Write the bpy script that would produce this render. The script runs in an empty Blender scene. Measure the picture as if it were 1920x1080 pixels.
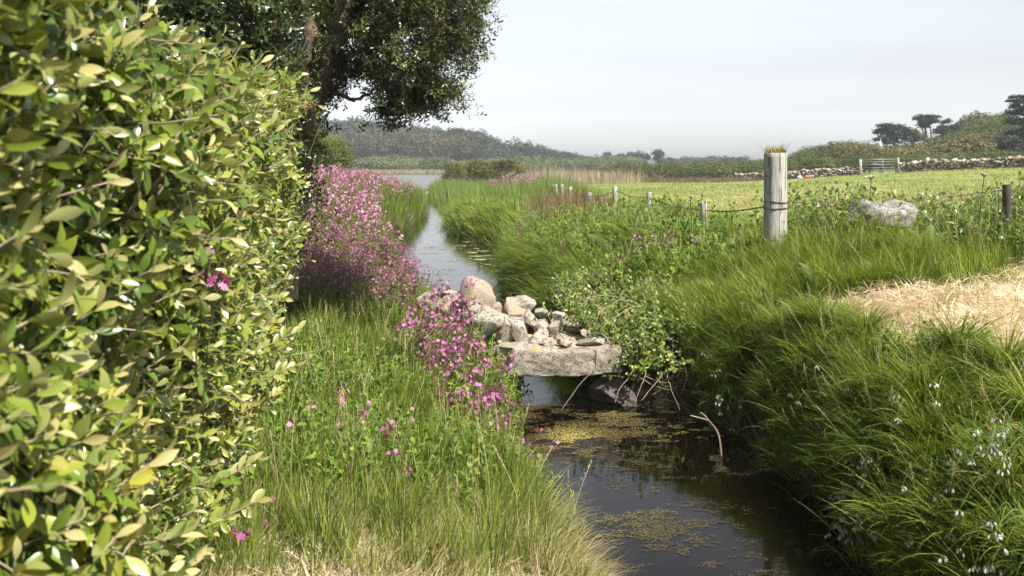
import bpy, math, random
import numpy as np
from mathutils import Vector, Matrix
PI = math.pi
rad = math.radians
rng = np.random.default_rng(7)
random.seed(7)
SC = bpy.context.scene
COL = SC.collection

# ------------------------------------------------------------------ camera
F = 1707.0          # focal length in photograph pixels (1920 wide)
HZ = 305.0          # row of the horizon
CZ = 2.0            # eye height above the stream
cam_d = bpy.data.cameras.new('camera'); cam = bpy.data.objects.new('camera', cam_d); COL.objects.link(cam)
cam.location = (0, 0, CZ); cam.rotation_euler = (PI/2, 0, 0)
cam_d.sensor_width = 36; cam_d.lens = F/1920*36; cam_d.shift_y = -(540-HZ)/1920
cam_d.clip_start = .05; cam_d.clip_end = 5000
cam_d.dof.use_dof = True; cam_d.dof.focus_distance = 7.6; cam_d.dof.aperture_fstop = 6.3
SC.camera = cam

# ------------------------------------------------------------------ light
SUN_EL, SUN_AZ = rad(54), rad(44)      # azimuth measured from straight behind the camera towards the right
to_sun = Vector((math.sin(SUN_AZ)*math.cos(SUN_EL), -math.cos(SUN_AZ)*math.cos(SUN_EL), math.sin(SUN_EL)))
world = bpy.data.worlds.new('World'); SC.world = world; world.use_nodes = True
wn = world.node_tree; bg = wn.nodes['Background']
sky = wn.nodes.new('ShaderNodeTexSky'); sky.sky_type = 'NISHITA'; sky.sun_disc = False
sky.sun_elevation = SUN_EL; sky.sun_rotation = math.atan2(to_sun.x, to_sun.y)
sky.air_density = 1.0; sky.dust_density = 3.0; sky.ozone_density = 1.0; sky.altitude = 0
hs = wn.nodes.new('ShaderNodeHueSaturation'); hs.inputs['Saturation'].default_value = .26
# thin high cloud: a little brighter and darker in long streaks
tc = wn.nodes.new('ShaderNodeTexCoord'); mp = wn.nodes.new('ShaderNodeMapping'); mp.inputs['Scale'].default_value = (1.2, 1.2, 9)
cn = wn.nodes.new('ShaderNodeTexNoise'); cn.inputs['Scale'].default_value = 1.6; cn.inputs['Detail'].default_value = 5
cr = wn.nodes.new('ShaderNodeMapRange'); cr.inputs['From Min'].default_value = .3; cr.inputs['From Max'].default_value = .7
cr.inputs['To Min'].default_value = .88; cr.inputs['To Max'].default_value = 1.03
wn.links.new(tc.outputs['Generated'], mp.inputs[0]); wn.links.new(mp.outputs[0], cn.inputs['Vector'])
wn.links.new(cn.outputs['Fac'], cr.inputs[0])
# a bright veil of haze low in the sky, clearer and darker overhead
sx = wn.nodes.new('ShaderNodeSeparateXYZ'); wn.links.new(tc.outputs['Generated'], sx.inputs[0])
el = wn.nodes.new('ShaderNodeValToRGB'); wn.links.new(sx.outputs['Z'], el.inputs[0])
for i_, (p_, v_) in enumerate(((0, 3.2), (.022, 2.4), (.04, 1.75), (.06, 1.36), (.10, 1.08), (.25, 1.0), (.45, .88), (.75, .25))):
    e_ = el.color_ramp.elements[i_] if i_ < 2 else el.color_ramp.elements.new(p_)
    e_.position = p_; e_.color = (v_/4, v_/4, v_/4, 1)
m4 = wn.nodes.new('ShaderNodeMath'); m4.operation = 'MULTIPLY'; m4.inputs[1].default_value = 4; wn.links.new(el.outputs[0], m4.inputs[0]); el = m4
ml = wn.nodes.new('ShaderNodeMath'); ml.operation = 'MULTIPLY'; wn.links.new(el.outputs[0], ml.inputs[0]); wn.links.new(cr.outputs[0], ml.inputs[1])
wn.links.new(ml.outputs[0], hs.inputs['Value'])
wn.links.new(sky.outputs[0], hs.inputs['Color']); tn = wn.nodes.new('ShaderNodeMix'); tn.data_type = 'RGBA'; tn.blend_type = 'MULTIPLY'; tn.inputs[0].default_value = 1; tn.inputs[7].default_value = (.985, .99, 1.03, 1)
wn.links.new(hs.outputs[0], tn.inputs[6]); wn.links.new(tn.outputs[2], bg.inputs[0])
bg.inputs[1].default_value = .100
sd = bpy.data.lights.new('sun', 'SUN'); sun = bpy.data.objects.new('sun', sd); COL.objects.link(sun)
sd.energy = 5.0; sd.angle = rad(.53); sd.color = (1, .95, .87)
sun.rotation_euler = (-to_sun).to_track_quat('-Z', 'Y').to_euler()
SC.view_settings.view_transform = 'Standard'; SC.view_settings.look = 'None'
SC.view_settings.exposure = 1.27; SC.view_settings.gamma = 1
SC.render.engine = 'CYCLES'
cy = SC.cycles
cy.max_bounces = 7; cy.diffuse_bounces = 2; cy.glossy_bounces = 3; cy.transmission_bounces = 4; cy.transparent_max_bounces = 4
cy.volume_bounces = 0; cy.use_denoising = True; cy.sample_clamp_indirect = 6

# ------------------------------------------------------------------ helpers
def P(px, py, Y):
    return Vector(((px-960)*Y/F, Y, CZ-(py-HZ)*Y/F))

def tag(o, label=None, cat=None, group=None, kind=None):
    if label: o['label'] = label
    if cat: o['category'] = cat
    if group: o['group'] = group
    if kind: o['kind'] = kind
    return o

def empty(name, loc, label=None, cat=None, group=None, rz=0):
    o = bpy.data.objects.new(name, None); COL.objects.link(o); o.empty_display_size = .1
    o.location = loc; o.rotation_euler = (0, 0, rz)
    return tag(o, label, cat, group)

def raw_mesh(name, V, loops, sizes, mats, attrs=None, mi=None, smooth=False):
    V = np.asarray(V, np.float32); loops = np.asarray(loops, np.int32); sizes = np.asarray(sizes, np.int32)
    me = bpy.data.meshes.new(name)
    me.vertices.add(len(V)); me.vertices.foreach_set('co', V.ravel())
    me.loops.add(len(loops)); me.loops.foreach_set('vertex_index', loops)
    me.polygons.add(len(sizes))
    st = np.zeros(len(sizes), np.int32); st[1:] = np.cumsum(sizes)[:-1]
    me.polygons.foreach_set('loop_start', st)
    if mi is not None: me.polygons.foreach_set('material_index', np.asarray(mi, np.int32))
    if smooth: me.polygons.foreach_set('use_smooth', np.ones(len(sizes), bool))
    me.update(calc_edges=True)
    for k, a in (attrs or {}).items():
        a = np.asarray(a, np.float32)
        if a.ndim == 1:
            at = me.attributes.new(k, 'FLOAT', 'POINT'); at.data.foreach_set('value', a)
        else:
            at = me.attributes.new(k, 'FLOAT_COLOR', 'POINT'); at.data.foreach_set('color', np.concatenate([a, np.ones((len(a), 1), np.float32)], 1).ravel())
    for m in (mats if isinstance(mats, (list, tuple)) else [mats]): me.materials.append(m)
    return me

def link(name, me, parent=None, loc=None):
    o = bpy.data.objects.new(name, me); COL.objects.link(o)
    if parent: o.parent = parent
    if loc is not None: o.location = loc
    return o

class T:
    """a small mesh template: verts, faces, per-vertex tt / rnd offset, per-face material index"""
    def __init__(s): s.v = []; s.f = []; s.tt = []; s.m = []
    def add(s, verts, faces, tt=0., m=0):
        b = len(s.v); s.v += [tuple(v) for v in verts]
        s.tt += list(tt) if hasattr(tt, '__len__') else [tt]*len(verts)
        s.f += [tuple(i+b for i in f) for f in faces]; s.m += [m]*len(faces); return s
    def bake(s):
        s.V = np.array(s.v, float).reshape(-1, 3); s.L = np.array([i for f in s.f for i in f]); s.S = np.array([len(f) for f in s.f])
        s.TT = np.array(s.tt, float); s.M = np.array(s.m); return s
    def mesh(s, name, mats, smooth=False, rnd=None):
        s.bake()
        return raw_mesh(name, s.V, s.L, s.S, mats, {'tt': s.TT, 'rnd': np.full(len(s.V), .5 if rnd is None else rnd)}, s.M, smooth)

def frames(d, roll=None):
    """rotation matrices whose z axis is d (N,3)"""
    d = d/np.linalg.norm(d, axis=1, keepdims=True)
    a = np.where(np.abs(d[:, 2:3]) < .95, np.array([[0, 0, 1.]]), np.array([[1., 0, 0]]))
    x = np.cross(a, d); x /= np.linalg.norm(x, axis=1, keepdims=True); y = np.cross(d, x)
    if roll is not None:
        c, s_ = np.cos(roll)[:, None], np.sin(roll)[:, None]; x, y = x*c+y*s_, -x*s_+y*c
    return np.stack([x, y, d], 2)

def rotz(a):
    c, s_ = np.cos(a), np.sin(a); z = np.zeros_like(a); o = np.ones_like(a)
    return np.stack([np.stack([c, -s_, z], 1), np.stack([s_, c, z], 1), np.stack([z, z, o], 1)], 1)

def inst(name, temps, mats, R, Tr, S, rnd=None, parent=None, smooth=False, choose=None, wrap=False):
    N = len(Tr); temps = temps if isinstance(temps, list) else [temps]
    for t in temps:
        if not hasattr(t, 'V'): t.bake()
    if choose is None: choose = rng.integers(0, len(temps), N)
    if rnd is None: rnd = rng.random(N)
    S = np.asarray(S, float); S = S[:, None]*np.ones((1, 3)) if S.ndim == 1 else S
    Vs, Ls, Ss, A, B, Ms, base = [], [], [], [], [], [], 0
    for k, t in enumerate(temps):
        ix = np.nonzero(choose == k)[0]
        if not len(ix): continue
        v = t.V[None]*S[ix][:, None, :]
        v = np.einsum('nij,nmj->nmi', R[ix], v)+Tr[ix][:, None, :]
        n, m = len(ix), len(t.V)
        Vs.append(v.reshape(-1, 3)); Ls.append((t.L[None]+(np.arange(n)*m)[:, None]).ravel()+base)
        Ss.append(np.tile(t.S, n)); A.append(np.repeat(rnd[ix], m)); B.append(np.tile(t.TT, n)); Ms.append(np.tile(t.M, n)); base += n*m
    me = raw_mesh(name, np.concatenate(Vs), np.concatenate(Ls), np.concatenate(Ss), mats, {'rnd': np.concatenate(A), 'tt': np.concatenate(B)}, np.concatenate(Ms), smooth)
    return link(name, me, parent)

def blades(name, base, Ln, W, az, th0, th1, mat, rnd=None, K=4, parent=None, twist=.6, kink=0.0):
    """curved tapering grass blades; th = angle from vertical at foot and tip"""
    N = len(base); d = np.stack([np.cos(az), np.sin(az), np.zeros(N)], 1); up = np.array([[0, 0, 1.]])
    tw = az+PI/2+rng.normal(0, twist, N); wv = np.stack([np.cos(tw), np.sin(tw), rng.normal(0, .25, N)], 1)
    pos = base.copy(); V = np.zeros((N, 2*K+1, 3)); tt = np.zeros((N, 2*K+1))
    for k in range(K+1):
        t = k/K; w = (W*(1-t**1.7)*(0.75+.25*min(1, t*4)))[:, None]*.5
        if k < K: V[:, 2*k] = pos-wv*w; V[:, 2*k+1] = pos+wv*w; tt[:, 2*k] = tt[:, 2*k+1] = t
        else: V[:, 2*K] = pos; tt[:, 2*K] = 1
        th = th0+(th1-th0)*((k+.5)/K)**1.3
        pos = pos+(d*np.sin(th)[:, None]+up*np.cos(th)[:, None])*(Ln/K)[:, None]
    q = [[2*k, 2*k+1, 2*k+3, 2*k+2] for k in range(K-1)]
    L = np.array([i for f in q for i in f]+[2*K-2, 2*K-1, 2*K]); S = np.array([4]*(K-1)+[3])
    loops = (L[None]+(np.arange(N)*(2*K+1))[:, None]).ravel()
    if rnd is None: rnd = rng.random(N)
    me = raw_mesh(name, V.reshape(-1, 3), loops, np.tile(S, N), mat, {'rnd': np.repeat(rnd, 2*K+1), 'tt': tt.ravel()})
    return link(name, me, parent)

def tube_into(t, pts, rads, n=6, tt=None, m=0):
    pts = [Vector(p) for p in pts]; vs = []; fs = []; q = None
    for i, p in enumerate(pts):
        d = (pts[min(i+1, len(pts)-1)]-pts[max(i-1, 0)]).normalized()
        if q is None: q = d.orthogonal().normalized()
        else: q = (q-d*q.dot(d)).normalized()
        b = d.cross(q)
        r = rads[i] if hasattr(rads, '__len__') else rads
        for k in range(n):
            a = 2*PI*k/n; vs.append(p+(q*math.cos(a)+b*math.sin(a))*r)
    for i in range(len(pts)-1):
        for k in range(n): fs.append((i*n+k, i*n+(k+1) % n, (i+1)*n+(k+1) % n, (i+1)*n+k))
    fs.append(tuple(range((len(pts)-1)*n, len(pts)*n))); fs.append(tuple(reversed(range(n))))
    t.add(vs, fs, tt if tt is not None else .5, m)

def curve_pts(ps, n=5):
    """catmull-rom through the points"""
    ps = [Vector(p) for p in ps]; out = []
    for i in range(len(ps)-1):
        a, b, c, d = ps[max(i-1, 0)], ps[i], ps[i+1], ps[min(i+2, len(ps)-1)]
        for k in range(n):
            t = k/n; out.append(.5*((2*b)+(c-a)*t+(2*a-5*b+4*c-d)*t*t+(3*b-a-3*c+d)*t**3))
    out.append(ps[-1]); return out

_tab = np.random.default_rng(3).random((64, 64, 64))
def vnoise(p, s=1.0):
    p = np.asarray(p, float)*s; i = np.floor(p).astype(int); f = p-i; f = f*f*(3-2*f); r = 0
    for a in (0, 1):
        for b in (0, 1):
            for c in (0, 1):
                w = (f[:, 0] if a else 1-f[:, 0])*(f[:, 1] if b else 1-f[:, 1])*(f[:, 2] if c else 1-f[:, 2])
                r = r+w*_tab[(i[:, 0]+a) % 64, (i[:, 1]+b) % 64, (i[:, 2]+c) % 64]
    return r
def n2(x, y, s=1.0, o=0.0): return vnoise(np.stack([x, y, np.full_like(x, o)], 1), s)
def fbm(p, s, k=4):
    r = 0; a = 1; t = 0
    for i in range(k): r = r+a*vnoise(p+i*7.3, s*2**i); t += a; a *= .5
    return r/t
sm = lambda e0, e1, x: (lambda t: t*t*(3-2*t))(np.clip((x-e0)/(e1-e0), 0, 1))

# ------------------------------------------------------------------ materials
AL = .68           # overall albedo level
def dk(c): return tuple(x*AL for x in c)
def newmat(name):
    m = bpy.data.materials.new(name); m.use_nodes = True; nt = m.node_tree; return m, nt, nt.nodes['Principled BSDF'], nt.nodes['Material Output']
def ramp(nt, cols, fac=None, interp='LINEAR'):
    r = nt.nodes.new('ShaderNodeValToRGB'); r.color_ramp.interpolation = interp; e = r.color_ramp.elements
    for i, (p, c) in enumerate(cols):
        el = e[i] if i < 2 else e.new(p)
        el.position = p; el.color = (*dk(c), 1)
    if fac is not None: nt.links.new(fac, r.inputs[0])
    return r
def attr(nt, n):
    a = nt.nodes.new('ShaderNodeAttribute'); a.attribute_name = n; return a
def mixc(nt, fac, a, b, mode='MIX'):
    m = nt.nodes.new('ShaderNodeMix'); m.data_type = 'RGBA'; m.blend_type = mode
    for s_, v in ((m.inputs[0], fac), (m.inputs[6], a), (m.inputs[7], b)):
        if isinstance(v, (int, float)): s_.default_value = v
        elif isinstance(v, tuple): s_.default_value = (*v, 1)
        else: nt.links.new(v, s_)
    return m.outputs[2]
def noise(nt, scale, detail=4, rough=.5, vec=None, obj=True):
    n = nt.nodes.new('ShaderNodeTexNoise'); n.inputs['Scale'].default_value = scale; n.inputs['Detail'].default_value = detail; n.inputs['Roughness'].default_value = rough
    if vec is None: c = nt.nodes.new('ShaderNodeTexCoord'); vec = c.outputs['Object']
    nt.links.new(vec, n.inputs['Vector']); return n
def rng_node(nt, v, a, b, c=0., d=1.):
    m = nt.nodes.new('ShaderNodeMapRange'); nt.links.new(v, m.inputs[0])
    for i, x in zip((1, 2, 3, 4), (a, b, c, d)): m.inputs[i].default_value = x
    return m.outputs[0]
def bump(nt, h, strength, dist, bs):
    b = nt.nodes.new('ShaderNodeBump'); b.inputs['Strength'].default_value = strength; b.inputs['Distance'].default_value = dist
    nt.links.new(h, b.inputs['Height']); nt.links.new(b.outputs[0], bs.inputs['Normal'])

def leafmat(name, cols, tip=None, tipf=(.6, 1.), under=None, rough=.45, trans=.3, spec=.4, patch=None):
    m, nt, bs, out = newmat(name)
    tip, under = (tip and dk(tip)), (under and dk(under))
    c = ramp(nt, cols, attr(nt, 'rnd').outputs['Fac']).outputs[0]
    if tip: c = mixc(nt, rng_node(nt, attr(nt, 'tt').outputs['Fac'], *tipf), c, tip)
    if patch:
        ns = noise(nt, patch[0], 2); c = mixc(nt, rng_node(nt, ns.outputs['Fac'], .45, .65, 0, patch[1]), c, patch[2])
    if under:
        g = nt.nodes.new('ShaderNodeNewGeometry'); c = mixc(nt, g.outputs['Backfacing'], c, mixc(nt, .6, c, under))
    nt.links.new(c, bs.inputs['Base Color']); bs.inputs['Roughness'].default_value = rough
    bs.inputs['Specular IOR Level'].default_value = spec
    if trans:
        tr = nt.nodes.new('ShaderNodeBsdfTranslucent'); tcol = mixc(nt, 1., c, (1.0, 1.0, .45), 'MULTIPLY'); nt.links.new(tcol, tr.inputs[0])
        mx = nt.nodes.new('ShaderNodeMixShader'); mx.inputs[0].default_value = trans
        nt.links.new(bs.outputs[0], mx.inputs[1]); nt.links.new(tr.outputs[0], mx.inputs[2]); nt.links.new(mx.outputs[0], out.inputs[0])
    return m
def plain(name, col, rough=.8, var=None, scale=8, bmp=0, spec=.3, metal=0):
    col = dk(col); var = var and dk(var)
    m, nt, bs, out = newmat(name); bs.inputs['Roughness'].default_value = rough; bs.inputs['Specular IOR Level'].default_value = spec; bs.inputs['Metallic'].default_value = metal
    ns = noise(nt, scale, 5, .6); c = mixc(nt, rng_node(nt, ns.outputs['Fac'], .35, .65), col, var or tuple(x*.65 for x in col))
    nt.links.new(c, bs.inputs['Base Color'])
    if bmp: bump(nt, ns.outputs['Fac'], .8, bmp, bs)
    return m
M = {}
GY = [(0, (.06, .12, .012)), (.3, (.15, .225, .024)), (.65, (.27, .345, .045)), (.93, (.42, .48, .09)), (1, (.60, .52, .24))]
M['grass'] = leafmat('bank grass', GY, tip=(.34, .42, .10), tipf=(.7, 1.4), rough=.5, trans=.38, spec=.16)
M['grass_r'] = leafmat('tussock grass', [(0, (.05, .10, .013)), (.35, (.15, .235, .028)), (.7, (.29, .385, .055)), (.92, (.44, .50, .12)), (1, (.62, .54, .27))], tip=(.38, .44, .13), tipf=(.7, 1.5), rough=.48, trans=.36, spec=.16)
M['grass_far'] = leafmat('far grass', [(0, (.10, .17, .025)), (.5, (.20, .31, .045)), (.85, (.31, .39, .075)), (1, (.46, .42, .18))], rough=.6, trans=.3)
M['grass_field'] = leafmat('pasture grass', [(0, (.12, .18, .03)), (.5, (.22, .30, .05)), (.85, (.33, .38, .09)), (1, (.48, .44, .2))], rough=.6, trans=.3, patch=(.22, .6, (.30, .27, .12)))
M['straw'] = leafmat('cut dry grass', [(0, (.32, .22, .12)), (.3, (.72, .56, .36)), (.65, (1.0, .84, .60)), (1, (1.2, 1.08, .84))], rough=.7, trans=.15)
M['strawgreen'] = leafmat('drying grass', [(0, (.2, .24, .06)), (.4, (.42, .38, .15)), (.8, (.62, .5, .27)), (1, (.75, .63, .38))], rough=.6, trans=.25)
M['reed'] = leafmat('pale reed', [(0, (.22, .19, .10)), (.5, (.42, .33, .22)), (1, (.56, .46, .35))], rough=.7, trans=.2)
M['sorrel'] = leafmat('sorrel', [(0, (.16, .18, .05)), (.5, (.22, .14, .07)), (1, (.28, .13, .09))], rough=.7, trans=.2)
M['herb'] = leafmat('herb leaf', [(0, (.07, .14, .018)), (.5, (.17, .29, .032)), (1, (.34, .44, .06))], rough=.5, trans=.38, spec=.2)
M['bramble'] = leafmat('shrub leaf', [(0, (.06, .13, .018)), (.5, (.17, .28, .035)), (.9, (.36, .44, .08)), (1, (.48, .40, .12))], under=(.3, .34, .2), rough=.35, trans=.3)
M['fern'] = leafmat('fern', [(0, (.08, .15, .025)), (1, (.21, .31, .05))], tip=(.28, .32, .08), rough=.55, trans=.4)
M['hedge'] = leafmat('pale hedge leaf', [(0, (.05, .11, .016)), (.4, (.17, .25, .028)), (.75, (.32, .35, .045)), (.93, (.55, .46, .04)), (1, (.34, .17, .07))],
                     tip=(.60, .53, .24), tipf=(.62, 1.08), under=(.36, .40, .15), rough=.30, trans=.22, spec=.5)
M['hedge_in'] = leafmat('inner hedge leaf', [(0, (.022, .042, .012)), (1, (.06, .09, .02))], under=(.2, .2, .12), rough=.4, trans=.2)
M['evergreen'] = leafmat('evergreen leaf', [(0, (.015, .032, .008)), (.6, (.045, .078, .016)), (1, (.19, .22, .045))], under=(.12, .15, .06), rough=.32, trans=.2, spec=.5)
M['petal'] = leafmat('campion petal', [(0, (.40, .07, .27)), (.5, (.62, .18, .44)), (1, (.84, .42, .67))], rough=.6, trans=.35)
M['calyx'] = leafmat('campion calyx', [(0, (.11, .03, .04)), (1, (.22, .07, .08))], rough=.6, trans=.1)
M['cstem'] = plain('campion stem', (.10, .06, .04), .7, (.09, .11, .03))
M['cleaf'] = leafmat('campion leaf', [(0, (.10, .15, .03)), (1, (.28, .33, .10))], rough=.5, trans=.35)
M['white'] = leafmat('white petal', [(0, (.68, .70, .62)), (1, (.82, .83, .76))], rough=.6, trans=.3)
M['gstem'] = plain('green stem', (.17, .26, .06), .5, (.24, .32, .1))
M['dstem'] = plain('dark herb stem', (.09, .08, .03), .6, (.07, .11, .03))
M['cane'] = plain('dead cane', (.44, .35, .25), .8, (.25, .19, .14), 30)
M['twig'] = plain('twig', (.22, .16, .10), .8, (.13, .09, .06), 30)
M['seed'] = plain('seed head', (.28, .14, .07), .9, (.15, .08, .04), 200, .002)
M['pad'] = leafmat('lily pad', [(0, (.22, .25, .10)), (1, (.40, .38, .2))], rough=.3, trans=0)
M['weed'] = leafmat('floating weed', [(0, (.04, .026, .010)), (.4, (.12, .09, .03)), (.7, (.28, .24, .07)), (1, (.75, .62, .14))], rough=.7, trans=0)
M['black'] = plain('black coat', (.012, .011, .012), .5, (.02, .018, .018))
M['swan'] = plain('white feathers', (.82, .82, .80), .8, (.72, .72, .7), 20)
M['beak'] = plain('orange beak', (.6, .2, .03), .5)
M['metal'] = plain('galvanised gate', (.33, .34, .34), .5, (.22, .23, .23), 20, 0, .5, .3)

def rockmat(name, a, b, dark=.55, lich=.6, scale=1.0, grey=(.06, .055, .05)):
    a, b = tuple(x*.86 for x in a), tuple(x*.80 for x in b)
    m, nt, bs, out = newmat(name); bs.inputs['Roughness'].default_value = .92; bs.inputs['Specular IOR Level'].default_value = .2
    n1 = noise(nt, 3*scale, 6, .6); n2_ = noise(nt, 16*scale, 6, .65); n3 = noise(nt, 52*scale, 4, .6); n4 = noise(nt, 120*scale, 3, .6)
    c = mixc(nt, rng_node(nt, n1.outputs['Fac'], .35, .65), a, b)
    c = mixc(nt, rng_node(nt, n4.outputs['Fac'], .35, .7, 0, .55), c, tuple(x*.45 for x in a))
    c = mixc(nt, rng_node(nt, n2_.outputs['Fac'], dark, dark+.10, 0, .75), c, tuple(x*.42 for x in b))
    c = mixc(nt, rng_node(nt, n3.outputs['Fac'], lich, lich+.03, 0, .9), c, grey)
    v = noise(nt, 7*scale, 3, .5); c = mixc(nt, rng_node(nt, v.outputs['Fac'], .66, .69, 0, .8), c, (.5, .31, .06))
    nt.links.new(c, bs.inputs['Base Color'])
    ad = nt.nodes.new('ShaderNodeMath'); ad.operation = 'ADD'; nt.links.new(n2_.outputs['Fac'], ad.inputs[0]); nt.links.new(n4.outputs['Fac'], ad.inputs[1])
    bump(nt, ad.outputs[0], .9, .018/scale, bs); return m
M['rock'] = rockmat('granite', (.55, .50, .425), (.40, .345, .27), .53, .585)
M['rock_tan'] = rockmat('tan granite', (.50, .41, .31), (.38, .31, .23), .57, .63)
M['rock_dark'] = rockmat('granite with painted shade', (.22, .18, .15), (.13, .10, .085), .52, .58)  # shadow beneath the slab is put into this darker granite colour
M['rock_grey'] = rockmat('grey lichened granite', (.47, .45, .425), (.33, .305, .29), .50, .58)
M['wallstone'] = leafmat('field wall stone', [(0, (.16, .12, .10)), (.4, (.36, .28, .24)), (.75, (.44, .38, .33)), (1, (.68, .62, .55))], rough=.95, trans=0, spec=.1, patch=(2.5, .5, (.12, .10, .08)))

def barkmat():
    m, nt, bs, out = newmat('bark'); bs.inputs['Roughness'].default_value = .95
    n1 = noise(nt, 9, 6, .7); n2_ = noise(nt, 4, 4)
    c = mixc(nt, rng_node(nt, n1.outputs['Fac'], .35, .65), (.045, .031, .021), (.17, .125, .088))
    c = mixc(nt, rng_node(nt, n2_.outputs['Fac'], .52, .62, 0, .8), c, (.12, .12, .075)); nt.links.new(c, bs.inputs['Base Color'])
    bump(nt, n1.outputs['Fac'], 1, .03, bs); return m
M['bark'] = barkmat()
def postmat():
    m, nt, bs, out = newmat('weathered post wood'); bs.inputs['Roughness'].default_value = .85; bs.inputs['Specular IOR Level'].default_value = .2
    c0 = nt.nodes.new('ShaderNodeTexCoord'); mp = nt.nodes.new('ShaderNodeMapping'); mp.inputs['Scale'].default_value = (1, 1, .07); nt.links.new(c0.outputs['Object'], mp.inputs[0])
    g = noise(nt, 70, 6, .65, mp.outputs[0]); g2 = noise(nt, 22, 4, .6, mp.outputs[0]); k = noise(nt, 14, 4, .6)
    c = mixc(nt, rng_node(nt, g.outputs['Fac'], .3, .7), (.20, .19, .17), (.43, .415, .375))
    c = mixc(nt, rng_node(nt, g2.outputs['Fac'], .57, .62, 0, .75), c, (.07, .06, .05))
    c = mixc(nt, rng_node(nt, k.outputs['Fac'], .62, .70, 0, .7), c, (.08, .07, .06)); nt.links.new(c, bs.inputs['Base Color'])
    ad = nt.nodes.new('ShaderNodeMath'); ad.operation = 'SUBTRACT'; nt.links.new(g.outputs['Fac'], ad.inputs[0]); nt.links.new(g2.outputs['Fac'], ad.inputs[1])
    bump(nt, ad.outputs[0], .9, .006, bs); return m
M['post'] = postmat()

def groundmat():
    m, nt, bs, out = newmat('ground'); bs.inputs['Roughness'].default_value = .95; bs.inputs['Specular IOR Level'].default_value = .15
    c = attr(nt, 'col').outputs['Color']; n = noise(nt, 9, 6, .65); n0 = noise(nt, .5, 4, .6)
    v = mixc(nt, rng_node(nt, n.outputs['Fac'], .3, .7), (.72, .72, .72), (1.2, 1.2, 1.2)); c = mixc(nt, 1., c, v, 'MULTIPLY')
    v = mixc(nt, rng_node(nt, n0.outputs['Fac'], .35, .65), (.85, .87, .8), (1.12, 1.1, 1.05)); c = mixc(nt, 1., c, v, 'MULTIPLY')
    nt.links.new(c, bs.inputs['Base Color']); bump(nt, n.outputs['Fac'], .8, .04, bs); return m
def watermat(name, rip, base, rough=.02, dist=.01):
    m, nt, bs, out = newmat(name); bs.inputs['Roughness'].default_value = rough; bs.inputs['IOR'].default_value = 1.333
    n1 = noise(nt, 2.2, 4, .6)
    c = mixc(nt, rng_node(nt, n1.outputs['Fac'], .42, .68), base, tuple(x*2.2 for x in base)); nt.links.new(c, bs.inputs['Base Color'])
    c0 = nt.nodes.new('ShaderNodeTexCoord'); mp = nt.nodes.new('ShaderNodeMapping'); mp.inputs['Scale'].default_value = (1, 1.8, 1); nt.links.new(c0.outputs['Object'], mp.inputs[0])
    w = noise(nt, 6, 3, .5, mp.outputs[0]); bump(nt, w.outputs['Fac'], rip, dist, bs); return m

# ------------------------------------------------------------------ terrain
CP = np.array([  # x, y, z of dry ground near the camera
 (-.5, 1, .62), (-2, 1, .65), (-.5, 3, .58), (-2, 3, .65), (-.2, 4.2, .42), (-.9, 4.3, .47), (-.4, 5.4, .36), (-1.0, 5.6, .42), (-.5, 7, .36), (-1.2, 7, .48), (-2, 8, .66), (-.4, 8, .42), (-1.1, 9.3, .34), (-1.2, 10, .34), (-1.6, 11.5, .36), (-2.0, 13, .42), (-2.7, 10, .62), (-3.3, 15, .72), (-3.6, 20, .75), (-5, 25, 1.12), (-4.5, 32, .75), (-9, 26, 1.2),
 (-5, 45, .3), (-8, 50, .35), (-12, 66, .15), (-40, 60, .4), (-20, 30, 1.2), (-60, 30, 1.5), (-12, 10, 1.3), (-8, 65, .15), (-4, 66, .2),
 (1.9, 1, .6), (4, 1, .9), (2.0, 3.2, .5), (2.15, 4.2, .76), (2.2, 5.4, .83), (2.6, 4.6, .93), (2.3, 6.4, .93), (3.5, 5, .95), (5, 5, 1.0), (3.6, 7.1, .95), (4.8, 8.6, .98), (2.6, 7.2, .95), (2.6, 9, 1.08), (3.7, 8.9, 1.16), (5.2, 9.8, 1.15), (7, 11, 1.3), (8, 7, 1.05),
 (1.7, 7, .6), (1.5, 8.5, .6), (2.0, 10, .8), (1.1, 10, .6), (2.3, 12, 1.0), (.6, 13.5, .68), (1.4, 15, .85), (5, 13, 1.08), (9, 15, 1.25), (1.9, 20, .82), (0, 20, .6), (.2, 27, .5), (1.7, 30, .62), (1.7, 40, .5), (-1.5, 38, .25), (-1, 52, .2), (4, 30, .85),
 (10, 40, .85), (25, 55, 1.35), (8, 68, .5), (20, 70, .6), (40, 60, 1.9), (17, 78, .4), (0, 78, .3), (30, 78, 1.1), (60, 60, 2.6), (14, 25, 1.2)], float)
def uv(x, y):
    y = np.maximum(y, -2.5)
    return np.stack([4*np.arctan(x/(2.5+.35*np.maximum(y, 0))*.8), 2.6*np.log(y+4)], 1)
def _tps(r2): return np.where(r2 > 1e-12, .5*r2*np.log(np.maximum(r2, 1e-12)), 0)
_q = uv(CP[:, 0], CP[:, 1]); _n = len(_q)
_K = _tps(((_q[:, None]-_q[None])**2).sum(2))+np.eye(_n)*.02
_A = np.zeros((_n+3, _n+3)); _A[:_n, :_n] = _K; _A[:_n, _n] = 1; _A[:_n, _n+1:] = _q; _A[_n:, :_n] = _A[:_n, _n:].T
_w = np.linalg.solve(_A, np.concatenate([CP[:, 2], np.zeros(3)]))
def tps(x, y):
    p = uv(x, y); out = np.zeros(len(p))
    for i in range(0, len(p), 20000):
        d = p[i:i+20000]; out[i:i+20000] = _tps(((d[:, None]-_q[None])**2).sum(2))@_w[:_n]+_w[_n]+d@_w[_n+1:]
    return out
LY = [-6, 2, 3, 4.4, 5.0, 5.7, 6.5, 7.5, 8.3, 9, 10, 12, 13.7, 16, 19.5, 22, 26, 28, 30, 33, 36, 42, 50, 60, 66, 72]
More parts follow.
